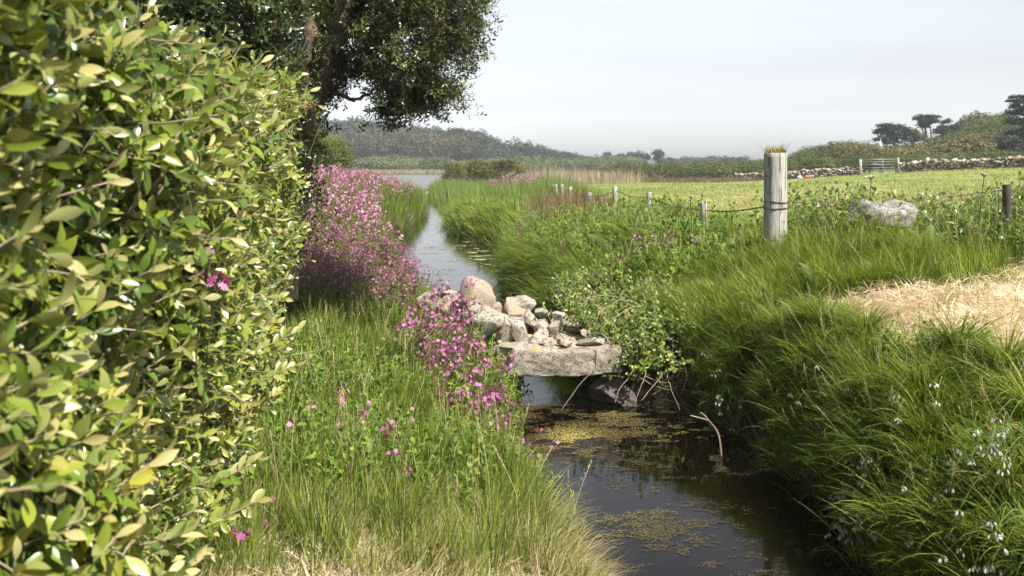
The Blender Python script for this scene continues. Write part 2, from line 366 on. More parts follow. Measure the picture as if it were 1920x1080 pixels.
LX = [1.0, .5, .42, .34, .20, .04, -.02, .03, .0, -.15, -.5, -1.15, -1.6, -2.1, -2.7, -3.2, -3.5, -3.3, -3.1, -3.3, -3.55, -4.0, -5.0, -7.2, -10, -60]
RY = [-6, 2, 3, 4.4, 5.7, 6.6, 7.3, 7.6, 8.3, 9, 10, 12, 13.7, 16, 19.5, 21.5, 23, 25, 28, 36, 42, 50, 60, 68, 80, 150]
RX = [1.9, 1.7, 1.7, 1.74, 1.82, 1.72, 1.48, .85, .75, .75, .6, .2, -.04, -.18, -.22, -.32, -.75, -1.45, -1.85, -2.35, -3.15, -4.2, -5.5, -5.8, -6.2, -11]
def edges(x, y):
    wob = (n2(x, y, .9)-.5)*.16*np.clip(.4+y*.06, .5, 3)
    return np.interp(y, LY, LX)+wob, np.interp(y, RY, RX)+wob*.8
SKL = [(560, 225), (640, 232), (720, 232), (790, 245), (830, 243), (870, 248), (930, 262), (1000, 275), (1040, 283), (1080, 290), (1130, 300), (1200, 306), (1280, 308), (1400, 304), (1480, 290), (1520, 276), (1600, 270), (1650, 286), (1700, 288), (1750, 284), (1785, 262), (1820, 236), (1880, 232), (1960, 236)]
def ground(x, y):
    x = np.asarray(x, float).ravel(); y = np.asarray(y, float).ravel()
    z = np.maximum(tps(x, np.minimum(y, 80)), .13)
    z = z+(n2(x, y, 1.7)-.5)*(.10+.12*((x > .8) & (y < 16)))+(n2(x, y, 5.)-.5)*.035
    px = 960+F*x/np.maximum(y, 40)
    sk = np.interp(px, [a for a, b in SKL], [b for a, b in SKL]); Yr = np.interp(px, [1150, 1350], [330, 170])
    gp = np.minimum(sk+np.interp(px, [1150, 1350], [46, 27]), np.interp(px, [1000, 1200], [309, 321])); Ys = np.interp(px, [1150, 1350], [190, 92])
    zr = CZ+(HZ-gp)*Yr/F+1.5*(n2(x, y, .03)-.5)
    t = np.clip((y-Ys)/np.maximum(Yr-Ys, 1), 0, 1); t = t*t*(3-2*t)
    z = z*(1-t)+zr*t
    xl, xr = edges(x, y); dl, dr = xl-x, x-xr
    wid = .42+.012*np.clip(y, 0, 60)
    d = np.maximum(dl, dr); pos = np.clip(d/wid, 0, 1)
    chan = (y < 72)
    inlake = (y >= 66) & (y < 150) & (x < np.interp(y, [66, 80, 150], [-5.8, -6.2, -11])) & (x > -110)
    b = np.where(d > 0, z*(pos*(2-pos))**.75, -.5*np.clip(-d/.35, 0, 1)**.7)
    z = np.where(chan, b, z); z = np.where(inlake, -.5, z)
    return z
def inpoly(x, y, pts):
    r = np.zeros(len(x), bool); n = len(pts)
    for i in range(n):
        (x1, y1), (x2, y2) = pts[i], pts[(i+1) % n]
        c = ((y1 > y) != (y2 > y)); r ^= c & (x < (x2-x1)*(y-y1)/((y2-y1) if y2 != y1 else 1e-9)+x1)
    return r
HAY = [(2.0, 7.3), (2.2, 6.3), (2.36, 5.3), (2.52, 4.75), (2.64, 4.2), (5, 3.2), (9, 7.6), (6.2, 8.9), (5.0, 8.9), (4.4, 8.2), (3.65, 7.3), (2.9, 7.15)]
def fencex(y): return np.interp(y, [5, 9, 11, 14.5, 17, 20, 25, 30, 40, 60], [3.6, 2.61, 2.34, 2.18, 1.94, 1.69, 1.6, 1.65, 1.7, 2.5])

def axis(core0, core1, step, lo, hi, g):
    a = list(np.arange(core0, core1+1e-6, step)); s = step; v = a[-1]
    while v < hi: s *= g; v += s; a.append(v)
    s = step; v = a[0]; b = []
    while v > lo: s *= g; v -= s; b.append(v)
    return np.array(b[::-1]+a)
gx = axis(-5, 5.5, .06, -900, 900, 1.07); gy = axis(2, 12, .07, -20, 1500, 1.022)
X, Yg = np.meshgrid(gx, gy); xs, ys = X.ravel(), Yg.ravel(); zs = ground(xs, ys)
nx, ny = len(gx), len(gy)
ii = (np.arange(ny-1)[:, None]*nx+np.arange(nx-1)[None]).ravel()
loops = np.stack([ii, ii+1, ii+nx+1, ii+nx], 1).ravel()
gc = np.tile(np.array([[.075, .10, .03]]), (len(xs), 1))
def paint(mask, c):
    global gc
    mask = np.asarray(mask, float)[:, None]; gc = gc*(1-mask)+np.array([c])*mask
xlv, xrv = edges(xs, ys)
nn = n2(xs, ys, 2.3)
paint((ys > 9.5)*(ys < 85)*sm(.0, .3, xs-fencex(ys)-.1), (.23, .29, .065))
paint(sm(.45, .7, n2(xs, ys*.45, .35))*(ys > 10)*(ys < 75)*(xs > 3)*.55, (.42, .36, .17))
paint((ys >= 80)*1., (.10, .125, .05))
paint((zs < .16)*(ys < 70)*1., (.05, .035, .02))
paint((ys < 2.95+.25*nn)*(xs < .55)*(xs > -1.2)*1., (.52, .42, .24))
paint(inpoly(xs+(nn-.5)*.25, ys+(nn-.5)*.3, HAY)*1., (.42, .31, .19))
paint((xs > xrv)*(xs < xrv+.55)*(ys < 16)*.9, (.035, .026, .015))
M['ground'] = groundmat()
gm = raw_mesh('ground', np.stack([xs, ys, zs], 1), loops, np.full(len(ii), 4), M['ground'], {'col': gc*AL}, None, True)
g_obj = tag(link('ground', gm), kind='structure')
for nm, y0, y1, x0, x1, m in (('stream', -8, 66, -30, 3, watermat('dark stream water', .10, (.0016, .0010, .0005))), ('lake', 66, 152, -115, 2, watermat('lake water', 1., (.10, .10, .095), .25, .2))):
    me = raw_mesh(nm, [(x0, y0, 0), (x1, y0, 0), (x1, y1, 0), (x0, y1, 0)], [0, 1, 2, 3], [4], m); tag(link(nm, me), kind='structure')
def gz(x, y): return float(ground([x], [y])[0])
def gpts(x, y, dz=-.015): return np.stack([x, y, ground(x, y)+dz], 1)

# ------------------------------------------------------------------ templates for leaves, flowers, clumps
def leaf_into(t, base, d, n, L, W, droop=.25, shape=(.0, .62, 1.0, .72, 0), fold=.18, tt=.5, m=0):
    """obovate leaf with a folded midrib: base, direction, face normal"""
    base = Vector(base); d = Vector(d).normalized(); n = (Vector(n)-d*Vector(n).dot(d)).normalized(); s = d.cross(n)
    K = len(shape); vs = []; 
    for k, w in enumerate(shape):
        u = k/(K-1); c = base+d*(L*u)-n*(L*droop*u*u)
        if k in (0, K-1): vs.append(c)
        else: vs += [c-s*W*.5*w+n*W*fold*w, c, c+s*W*.5*w+n*W*fold*w]
    f = [(0, 2, 1), (0, 3, 2)]
    for k in range(K-3):
        a = 1+3*k; f += [(a, a+1, a+4, a+3), (a+1, a+2, a+5, a+4)]
    a = 1+3*(K-3); e = len(vs)-1; f += [(a, a+1, e), (a+1, a+2, e)]
    t.add(vs, f, tt, m)
def rv(s=1.): return Vector((random.gauss(0, s), random.gauss(0, s), random.gauss(0, s)))
def sprig(nl, H, L, W, up=.9, young=True, stem=True, shape=(.0, .5, .95, 1.0, .6, 0), rs=1.):
    t = T(); bend = Vector((random.uniform(-.25, .25), random.uniform(-.25, .25), 0))*H
    if stem: tube_into(t, [(0, 0, 0), bend*.3+Vector((0, 0, H*.5)), bend+Vector((0, 0, H))], [H*.014, H*.011, H*.006], 4, .75, 1)
    for i in range(nl):
        u = (i+1)/nl; u = .12+.88*u; a = i*2.4+random.uniform(-.4, .4)
        p = bend*(u*u)+Vector((0, 0, H*u)); tip = max(0, (u-.55)/.45)
        out = Vector((math.cos(a), math.sin(a), 0)); d = out*(1-.55*tip)+Vector((0, 0, .35+up*tip*1.1))+rv(.16)
        n = Vector((0, 0, 1))-out*.5+rv(.2)
        sc = (1-.35*tip)*random.uniform(.75, 1.15)
        leaf_into(t, p, d, n, L*sc, W*sc*rs, random.uniform(.05, .35), shape, random.uniform(.08, .25), (tip if young else 0)+random.uniform(-.1, .1))
    return t
def blob(n, s, flat=1., lump=.25, seed=0, core=.55, up=.25):
    """a lumpy ball of many small leaf faces"""
    r = np.random.default_rng(seed); t = T(); d = r.normal(size=(n, 3)); d /= np.linalg.norm(d, axis=1, keepdims=True)
    d[:, 2] = np.where(d[:, 2] < -.35, -d[:, 2], d[:, 2])
    rr = (core+(1-core)*r.random(n)**.6)*(1+lump*(vnoise(d*2+seed*3.1+9, 1.6)*2-1)*1.4)
    p = d*rr[:, None]; nr = d*.8+r.normal(0, .55, (n, 3)); nr[:, 2] += up; R = frames(nr, r.random(n)*6.28)
    sz = s*r.uniform(.55, 1.35, n)
    q = np.array([(-1, -.55, 0), (0, -.3, .12), (1, 0, 0), (0, .5, -.1)])*.5
    V = np.einsum('nij,mj->nmi', R, q)*sz[:, None, None]+p[:, None]; V[:, :, 2] *= flat
    t.v = [tuple(v) for v in V.reshape(-1, 3)]; t.f = [(4*i, 4*i+1, 4*i+2, 4*i+3) for i in range(n)]; t.m = [0]*n; t.tt = [0.5]*(4*n)
    t.bake(); t.TT = np.repeat(r.random(n), 4); return t
def foliage(name, cols, trans=.25, rough=.6):
    """colour varies clump by clump (rnd) and leaf by leaf (tt)"""
    m, nt, bs, out = newmat(name)
    ad = nt.nodes.new('ShaderNodeMath'); ad.operation = 'MULTIPLY_ADD'; nt.links.new(attr(nt, 'tt').outputs['Fac'], ad.inputs[0]); ad.inputs[1].default_value = .32
    sc = nt.nodes.new('ShaderNodeMath'); sc.operation = 'MULTIPLY'; sc.inputs[1].default_value = .68; nt.links.new(attr(nt, 'rnd').outputs['Fac'], sc.inputs[0]); nt.links.new(sc.outputs[0], ad.inputs[2])
    c = ramp(nt, cols, ad.outputs[0]).outputs[0]; nt.links.new(c, bs.inputs['Base Color']); bs.inputs['Roughness'].default_value = rough; bs.inputs['Specular IOR Level'].default_value = .2
    if trans:
        tr = nt.nodes.new('ShaderNodeBsdfTranslucent'); nt.links.new(mixc(nt, 1., c, (1, 1, .5), 'MULTIPLY'), tr.inputs[0])
        mx = nt.nodes.new('ShaderNodeMixShader'); mx.inputs[0].default_value = trans; nt.links.new(bs.outputs[0], mx.inputs[1]); nt.links.new(tr.outputs[0], mx.inputs[2]); nt.links.new(mx.outputs[0], out.inputs[0])
    return m
M['f_wood'] = foliage('dark wood foliage', [(0, (.010, .024, .018)), (.5, (.04, .065, .036)), (1, (.12, .15, .075))], .1)
M['f_brown'] = foliage('brown wood foliage', [(0, (.035, .042, .028)), (.5, (.09, .09, .05)), (1, (.19, .175, .10))], .15)
M['f_willow'] = foliage('pale willow foliage', [(0, (.085, .12, .055)), (.5, (.15, .19, .08)), (1, (.24, .27, .13))], .25)
M['f_scrub'] = foliage('scrub foliage', [(0, (.055, .08, .02)), (.5, (.11, .14, .035)), (1, (.20, .21, .07))], .2)
M['f_scrub2'] = foliage('rusty scrub foliage', [(0, (.09, .09, .03)), (.5, (.17, .15, .06)), (1, (.28, .23, .10))], .2)
M['f_pine'] = foliage('pine foliage', [(0, (.010, .018, .014)), (.6, (.03, .045, .026)), (1, (.08, .095, .045))], .05)
M['f_light'] = foliage('light green bush foliage', [(0, (.10, .14, .02)), (.5, (.19, .24, .04)), (1, (.30, .34, .08))], .3)
M['f_olive'] = foliage('olive bush foliage', [(0, (.035, .045, .010)), (.45, (.09, .10, .022)), (1, (.30, .24, .06))], .2)
BL = [blob(620, .19, 1, .3, 11+i) for i in range(5)]
BLH = [blob(1300, .11, 1, .3, 71+i) for i in range(4)]
BLT = [blob(150, .42, 1, .35, 51+i, .3) for i in range(4)]
BLF = [blob(800, .15, 1, .3, 31+i) for i in range(4)]

def mass(name, cx, cy, cz, S, mat, temps=None, parent=None, rnd=None):
    N = len(cx); return inst(name, temps or BL, mat, rotz(rng.random(N)*6.28), np.stack([cx, cy, cz], 1), S, rnd, parent)

# ------------------------------------------------------------------ far wood, willows and scrub (far-off masses)
def band(n, px0, px1, Y0, Y1, hmin, hmax, dz=.35, jit=1.):
    px = rng.uniform(px0, px1, n); Y = rng.uniform(Y0, Y1, n); x = (px-960)*Y/F; s = rng.uniform(hmin, hmax, n)
    return x, Y, ground(x, Y)+s*dz, s
def stretch(s, fx=1.15, fz=.9): return np.stack([s*fx*rng.uniform(.8, 1.2, len(s)), s*fx*rng.uniform(.8, 1.2, len(s)), s*fz*rng.uniform(.8, 1.2, len(s))], 1)
x, y, z, s = band(430, 560, 1130, 230, 345, 1.8, 5.4, .9)
k = np.interp(960+F*x/y, [560, 900, 1000, 1130], [1, .8, .6, .3]); s = s*k
z = ground(x, y)+s*.9+rng.random(len(x))*3.0*k
tag(mass('woodland', x, y, z, stretch(s, 1.0, .8), M['f_wood']), 'hazy dark pine wood covering the distant left hillside', 'wood', kind='stuff')
x, y, z, s = band(230, 600, 905, 205, 245, 2.2, 3.3, .9)
z = ground(x, y)+s*.8+rng.random(len(x))*3.2
mass_b = tag(mass('woodland', x, y, z, stretch(s, .9, 1.0), M['f_brown']), 'brownish grey bare-looking trees in front of the distant pine wood', 'wood', kind='stuff')
x, y, z, s = band(240, 600, 1170, 156, 190, 1.1, 2.1, .45)
s = s*np.interp(960+F*x/y, [600, 740, 850, 1000, 1170], [1, 1.15, .9, .95, .5])
tag(mass('willow_scrub', x, y, ground(x, y)+s*.5, stretch(s, 1.4, .85), M['f_willow']), 'pale green willow scrub along the far shore of the lake', 'scrub', kind='stuff')
x, y, z, s = band(150, 990, 1190, 185, 260, 1.2, 2.2, .5)
tag(mass('hillside_scrub', x, y, z, stretch(s, 1.3, .8), M['f_willow']), 'grey green scrub at the foot of the low end of the left hill', 'scrub', kind='stuff')
x, y, z, s = band(330, 1180, 1960, 88, 120, .65, 1.15, .35)
tag(mass('hedge_scrub', x, y, z, stretch(s, 1.5, .85), M['f_scrub'], BLF), 'green scrub growing just behind the field wall', 'scrub', kind='stuff')
x, y, z, s = band(560, 1290, 1990, 118, 178, 1.2, 2.6, .35); s = s*np.interp(960+F*x/y, [1280, 1450, 1560, 1700], [.45, .55, .8, 1]); z = ground(x, y)+s*.35
tag(mass('hillside_scrub', x, y, z, stretch(s, 1.45, .8), M['f_scrub'], BLH), 'rounded green scrub covering the right hillside above the field', 'scrub', kind='stuff')
x, y, z, s = band(110, 1560, 1990, 105, 172, 1.2, 2.1, .42)
tag(mass('hillside_scrub', x, y, z+.15, stretch(s, 1.3, .75), M['f_scrub2']), 'rusty brown and yellow scrub patches on the right hillside', 'scrub', kind='stuff')
x, y, z, s = band(90, 1240, 1400, 300, 330, 2.0, 3.4, .5)
tag(mass('woodland', x, y, z, stretch(s, 1.1, .8), M['f_wood']), 'thin blue line of distant trees on the horizon left of the big post', 'wood', kind='stuff')
x, y, z, s = band(110, 1700, 1900, 166, 180, 1.8, 2.8, .6)
tag(mass('hilltop_trees', x, y, z, stretch(s, 1.0, .9), M['f_scrub']), 'green rounded trees along the top of the right hill', 'wood', kind='stuff')

# trees that stand out: lobes given as (px, py, rx, ry) at one distance
def far_tree(name, label, Y, lobes, trunk, mat, depth=1., n=1, trw=.25, cat='tree', group=None, temps=None):
    bx, by = trunk[0][0]; base = P(bx, by, Y); base.z = gz(base.x, base.y)
    root = empty(name, base, label, cat, group); off = Vector(base)
    t = T()
    for pl in trunk:
        pts = [P(a, b, Y)-off for a, b in pl]
        if pl is trunk[0]: pts[0] = Vector((0, 0, -.2))
        pts = curve_pts(pts, 4); tube_into(t, pts, [trw*(1-.6*i/len(pts))*(1 if pl is trunk[0] else .6) for i in range(len(pts))], 6)
    link('trunk', t.mesh('trunk', [M['bark']], True), root)
    C, S = [], []
    for (px, py, rx, ry) in lobes:
        k = max(2, int(1.7*(rx/ry)**1.2)+1); rb = ry*Y/F*1.3
        for _ in range(k):
            a = random.random()*6.28; q = math.sqrt(random.random())*.85
            p = P(px+math.cos(a)*q*rx, py+random.uniform(-.35, .35)*ry, Y)-off; p.y += math.sin(a)*q*rx*Y/F*depth
            w = rb*random.uniform(.7, 1.25); C.append(p); S.append((w*1.25, w*1.25, w))
    S = np.array(S); C = np.array([tuple(c) for c in C])
    inst('crown', temps or BLT, mat, rotz(rng.random(len(C))*6.28), C, S, None, root)
    return root
PG = 'dark flat-topped pines on the right hill'
far_tree('pine_tree', 'broad dark flat-topped pine leaning left above the pale pointed shape on the right hill', 150, [(1668, 238, 26, 5), (1685, 243, 22, 6), (1658, 246, 18, 6), (1672, 256, 20, 10), (1668, 270, 13, 12), (1645, 250, 8, 3), (1700, 250, 12, 4), (1662, 285, 12, 8), (1648, 262, 8, 5)], [[(1678, 300), (1677, 275), (1672, 250)], [(1676, 270), (1690, 250)]], M['f_pine'])
far_tree('pine_tree', 'tall umbrella-shaped pine with bare twin trunks on the right hill skyline', 145, [(1735, 222, 20, 5), (1750, 221, 14, 4), (1722, 224, 10, 4), (1738, 231, 15, 6), (1752, 229, 9, 5), (1733, 238, 8, 5)], [[(1741, 285), (1738, 262), (1734, 238)], [(1741, 280), (1746, 262), (1744, 238)], [(1736, 265), (1729, 240)]], M['f_pine'], trw=.3)
far_tree('pine_tree', 'small dark pine with a narrow top right of the umbrella-shaped pine', 140, [(1777, 229, 8, 6), (1768, 229, 5, 3), (1773, 241, 9, 6), (1788, 243, 14, 7), (1762, 250, 9, 7), (1778, 254, 12, 7), (1793, 252, 8, 5)], [[(1769, 275), (1770, 260), (1777, 240)]], M['f_pine'])
far_tree('pine_tree', 'large dark layered pine cut off by the right edge of the photo', 110, [(1912, 183, 20, 4), (1892, 190, 15, 3), (1925, 190, 22, 6), (1905, 200, 14, 5), (1930, 208, 26, 8), (1905, 214, 18, 6), (1925, 228, 34, 9), (1898, 231, 16, 6), (1930, 246, 30, 12), (1905, 250, 14, 7), (1940, 265, 26, 12)], [[(1928, 320), (1928, 260), (1920, 190)]], M['f_pine'], trw=.35)
far_tree('pine_tree', 'low dark pine below the large pine at the right edge', 100, [(1886, 266, 11, 8), (1880, 280, 14, 8), (1893, 285, 12, 9), (1872, 286, 8, 4)], [[(1892, 315), (1890, 295), (1886, 275)]], M['f_pine'])
far_tree('pine_tree', 'black-green bush-like pine touching the right edge above the wall', 95, [(1915, 270, 12, 10), (1922, 288, 16, 14), (1912, 300, 10, 10)], [[(1912, 318), (1914, 300), (1916, 280)]], M['f_pine'])
far_tree('round_tree', 'green rounded tree between the two flat-topped pines on the right hill', 152, [(1712, 252, 13, 10), (1722, 262, 13, 9), (1703, 264, 9, 8)], [[(1712, 285), (1712, 265), (1713, 250)]], M['f_scrub'])
far_tree('pine_tree', 'lone round-headed pine standing clear on the horizon', 260, [(1235, 289, 10, 5), (1239, 294, 9, 5), (1232, 296, 7, 4), (1229, 300, 7, 2), (1241, 303, 7, 2)], [[(1236, 312), (1235, 303), (1236, 294)]], M['f_wood'], trw=.4)
far_tree('pine_tree', 'dark tree with a pointed top at the right end of the distant left hill', 250, [(1138, 291, 9, 4), (1135, 298, 13, 5), (1140, 304, 18, 6)], [[(1138, 316), (1138, 304), (1138, 293)]], M['f_wood'], trw=.4)
far_tree('pine_tree', 'domed blue-green trees beside the lone pine, left one', 255, [(1168, 296, 16, 5), (1180, 291, 10, 5), (1155, 299, 12, 5), (1175, 302, 20, 7)], [[(1172, 316), (1172, 304), (1172, 298)]], M['f_wood'], trw=.4)
far_tree('pine_tree', 'round blue-green tree standing nearest left of the lone pine', 255, [(1196, 293, 9, 5), (1203, 299, 10, 7), (1208, 306, 9, 5)], [[(1203, 316), (1203, 304), (1200, 296)]], M['f_wood'], trw=.4)
for px, py, w, lab in ((793, 248, 17, 'brownish domed pine on the left hill skyline below the hanging branch'), (856, 246, 20, 'broad pine making the highest bump of the left hill skyline'), (880, 251, 15, 'dark pine right of the highest bump on the left hill'), (1038, 287, 11, 'small pointed pine near the low end of the left wood'), (700, 240, 26, 'tall pale hazy tree rising over the wood behind the hanging branch'), (622, 240, 22, 'grey domed tree of the left wood next to the leaning trunk')):
    far_tree('pine_tree', lab, 262, [(px, py, w*.75, 4.5), (px-w*.35, py+6, w*.7, 5), (px+w*.4, py+6, w*.7, 5), (px, py+13, w, 8)], [[(px, py+40), (px+1, py+20), (px, py+5)]], M['f_brown'] if 'brownish' in lab or 'grey' in lab else M['f_wood'], trw=.4)

def bush(name, label, Y, lobes, mat, dense=900, size=.14, cat='bush', depth=.9):
    cx = sum(l[0] for l in lobes)/len(lobes); base = P(cx, 340, Y); base.z = gz(base.x, base.y)
    root = empty(name, base, label, cat); t = T()
    for l in lobes:
        q = P(l[0], l[1], Y)-base; tube_into(t, curve_pts([(0, 0, -.1), (q.x*.4, q.y*.4, max(.2, q.z*.4)), q], 3), [.05*Y/40]*4+[.03*Y/40]*3, 5)
    link('stems', t.mesh('stems', [M['bark']], True), root)
    ts = [blob(dense, size, 1, .35, 60+i, .35) for i in range(3)]
    C = []; S = []
    for (px, py, rx, ry) in lobes:
        p = P(px, py, Y)-base; p.y += random.uniform(-.5, .5)*rx*Y/F*depth; C.append(tuple(p)); S.append((rx*Y/F, rx*Y/F*depth, ry*Y/F))
    inst('foliage', ts, mat, rotz(rng.random(len(C))*6.3), np.array(C), np.array(S), None, root)
    return root
bush('bush', 'rounded light green bush behind the pink flowers beside the leaning trunk', 36, [(600, 300, 50, 42), (632, 300, 30, 34), (618, 275, 30, 24), (575, 290, 40, 38), (650, 308, 20, 26), (640, 290, 24, 26), (600, 322, 55, 24), (590, 262, 28, 18)], M['f_light'], 1800, .12)
bush('bush', 'dark olive bush on the lake shore in the middle distance', 64, [(850, 328, 26, 22), (870, 322, 30, 20), (905, 322, 32, 20), (935, 318, 30, 18), (960, 318, 28, 17), (880, 335, 40, 16), (925, 333, 38, 14), (978, 322, 14, 12), (838, 338, 13, 12), (893, 311, 20, 10), (950, 308, 20, 9)], M['f_olive'], 1500, .14)
bush('bush', 'green rounded bush beyond the reeds, left of a darker one', 88, [(1150, 314, 18, 9), (1170, 312, 20, 9), (1190, 318, 20, 9), (1140, 321, 18, 7)], M['f_olive'], 700, .13)
bush('bush', 'darker green bush at the left end of the stone wall', 84, [(1222, 318, 18, 13), (1240, 316, 18, 11), (1262, 318, 16, 9), (1210, 312, 10, 7)], M['f_olive'], 700, .13)

# ------------------------------------------------------------------ rocks
import bmesh
def ico(sub):
    bm = bmesh.new(); bmesh.ops.create_icosphere(bm, subdivisions=sub, radius=1); V = np.array([v.co[:] for v in bm.verts]); Fc = np.array([[v.index for v in f.verts] for f in bm.faces]); bm.free(); return V, Fc
ICO = {k: ico(k) for k in (2, 3, 4, 5)}
def rock_geo(seed, size, sub=4, cuts=9, cutd=(.62, .88), rough=.06):
    r = np.random.default_rng(seed); V, Fc = ICO[sub]; V = V.copy()
    V *= (1+.25*(fbm(V+seed, 1.1)-.5))[:, None]
    for _ in range(cuts):
        n = r.normal(size=3); n /= np.linalg.norm(n); d = r.uniform(*cutd); k = V@n-d; V = V-np.maximum(k, 0)[:, None]*n*1.0
    nv = V/np.linalg.norm(V, axis=1, keepdims=True)
    V = V+nv*((fbm(V*1.0+seed*2.7, 3.2)-.5)*rough*2+(fbm(V+seed, 11, 3)-.5)*rough*.6)[:, None]
    e = V.max(0)-V.min(0); V = (V-(V.max(0)+V.min(0))/2)/e
    return V*np.array(size), Fc
def rock(name, label, px, py, wpx, hpx, Y, seed, mat, depth=1., rz=0, ry=0, cuts=9, cutd=(.62, .88), cat='stone', sub=4, rough=.06):
    c = P(px, py, Y); w = wpx*Y/F; h = hpx*Y/F
    if cat == 'stone' and Y < 10: w *= 1.16; h *= 1.12; cutd = (.38, .68); cuts += 5; rough = .04
    V, Fc = rock_geo(seed, (w, w*depth, h), sub, cuts, cutd, rough)
    if cat == 'boulder': V[:, 2] *= 1+.45*np.exp(-((V[:, 0]/w+.24)/.17)**2)+.12*np.exp(-((V[:, 0]/w-.25)/.1)**2)-.12
    R = np.array(Matrix.Rotation(ry, 3, 'Y') @ Matrix.Rotation(rz, 3, 'Z')); V = V@R.T
    V = V+np.array([0, 0, h/2]); me = raw_mesh(name, V, Fc.ravel(), np.full(len(Fc), 3), mat, None, None, True)
    o = link(name, me, None, (c.x, c.y, c.z-h/2)); return tag(o, label, cat)
RK = [
 ('tall tan boulder with an orange lichen stain at the back of the stone pile', 897, 562, 66, 74, 8.5, 3, 'rock_tan', .9, 0, .25, 5),
 ('flat white stone lying left of the tall boulder', 844, 553, 30, 15, 9.0, 5, 'rock', 1, 0, 0, 4),
 ('large pale lichen-spotted stone at the left front of the pile', 910, 615, 72, 66, 7.95, 8, 'rock', .9, .3, .3, 10),
 ('pale cracked stone leaning against the large lichen-spotted stone', 950, 622, 36, 56, 7.9, 13, 'rock', 1, .7, -.1, 10),
 ('small tan stone wedged right of the tall boulder', 933, 583, 28, 32, 8.35, 17, 'rock_tan', 1, .2, 0, 8),
 ('angular tan slab-like stone standing in the middle of the pile', 962, 581, 42, 46, 8.3, 21, 'rock_tan', .7, .2, -.35, 12),
 ('rounded stone with an orange lichen spot at the back right', 988, 572, 36, 30, 8.4, 24, 'rock', .9, .5, .3, 7),
 ('small pale stone tucked behind the leaves at the back right', 1014, 586, 24, 16, 8.4, 27, 'rock', 1, 0, 0, 8),
 ('long narrow stone leaning right in the front row', 973, 627, 27, 58, 7.85, 29, 'rock', 1, .1, -.3, 9),
 ('blocky stone with a yellow spot and dark hollow, right end of the front row', 1008, 637, 44, 42, 7.8, 33, 'rock', .9, .4, .1, 12),
 ('pale oblong stone behind the blocky front stone', 1016, 615, 38, 30, 8.05, 36, 'rock', .9, .8, .35, 9),
 ('upright grey stone right of the pale oblong stone', 1037, 620, 22, 34, 8.0, 39, 'rock', 1, .3, 0, 10),
 ('pale stone half hidden in the shrub leaves', 1072, 611, 34, 30, 8.3, 42, 'rock', .9, 0, .3, 9),
 ('flat rounded stone lying on the right end of the slab', 1111, 642, 50, 20, 7.8, 45, 'rock', .8, 0, 0, 4),
 ('small stone behind the flat one at the right end of the slab', 1100, 624, 24, 16, 8.0, 48, 'rock_tan', .9, 0, 0, 7),
 ('flat tan stone between the slab and the front stones', 944, 657, 44, 18, 7.72, 51, 'rock_tan', .8, 0, 0, 8),
 ('grey stone beside the left end of the slab, behind pink flowers', 908, 682, 50, 34, 7.7, 54, 'rock', .9, 0, 0, 9),
 ('small stone at the right edge of the front row', 1056, 642, 22, 14, 7.75, 57, 'rock_tan', .9, 0, 0, 9),
 ('pale stone under the pink flowers left of the pile', 872, 606, 36, 34, 8.2, 60, 'rock', .9, 0, 0, 9),
 ('stone filling the gap between the tall boulder and the lichen-spotted stones', 925, 600, 60, 40, 8.25, 83, 'rock_tan', 1, .5, 0, 9),
 ('small broken stone on the middle of the slab', 1030, 640, 30, 18, 7.68, 111, 'rock', 1, .4, 0, 9),
 ('tiny wedge of stone beside the small broken one on the slab', 1062, 645, 20, 12, 7.66, 113, 'rock', 1, 1.4, 0, 9),
 ('leaning flake of pale stone at the centre of the pile', 995, 600, 20, 38, 8.1, 117, 'rock', .6, .5, -.5, 9),
 ('mossy tan stone at the left foot of the tall boulder', 852, 578, 62, 56, 8.8, 131, 'rock_tan', 1, .4, 0, 8),
 ('low stone half buried in the bank left of the tall boulder', 818, 572, 52, 44, 9.1, 133, 'rock', 1, .9, 0, 8),
 ('square grey block behind the long narrow stone', 968, 612, 40, 36, 8.1, 119, 'rock', .8, .3, .1, 9),
 ('sloping stone on the left shoulder of the pile under the boulder', 885, 592, 50, 34, 8.25, 123, 'rock', .9, .2, .4, 9),
 ('brownish stone low between the middle stones', 985, 607, 46, 36, 8.25, 87, 'rock_tan', 1, .9, 0, 9),
 ('dark wedge of stone under the pale oblong one', 1030, 648, 36, 20, 7.85, 91, 'rock', 1, .4, 0, 9),
 ('pale stone behind the upright grey one', 1052, 600, 34, 30, 8.3, 95, 'rock', 1, .4, 0, 9),
 ('stone in the shade under the leaves, far right of the slab', 1182, 655, 44, 40, 7.95, 63, 'rock_tan', .9, 0, 0, 9)]
for lab, px, py, w, h, Y, sd_, m, dp, rz, ry, cu in RK:
    rock('stone', lab, px, py, w, h, Y, sd_, M[m], dp, rz, ry, cu)
rock('boulder', 'low grey lichened boulder in the grass right of the big post', 1655, 411, 132, 72, 9.0, 107, M['rock_grey'], .8, .2, -.05, 7, (.55, .85), 'boulder', 5, .10)
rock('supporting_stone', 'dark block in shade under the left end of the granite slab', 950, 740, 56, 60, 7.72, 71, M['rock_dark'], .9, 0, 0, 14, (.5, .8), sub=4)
rock('supporting_stone', 'rough block with a sunlit top edge under the right end of the granite slab', 1156, 733, 92, 76, 7.62, 75, M['rock_dark'], .7, 0, 0, 16, (.48, .8), sub=5)
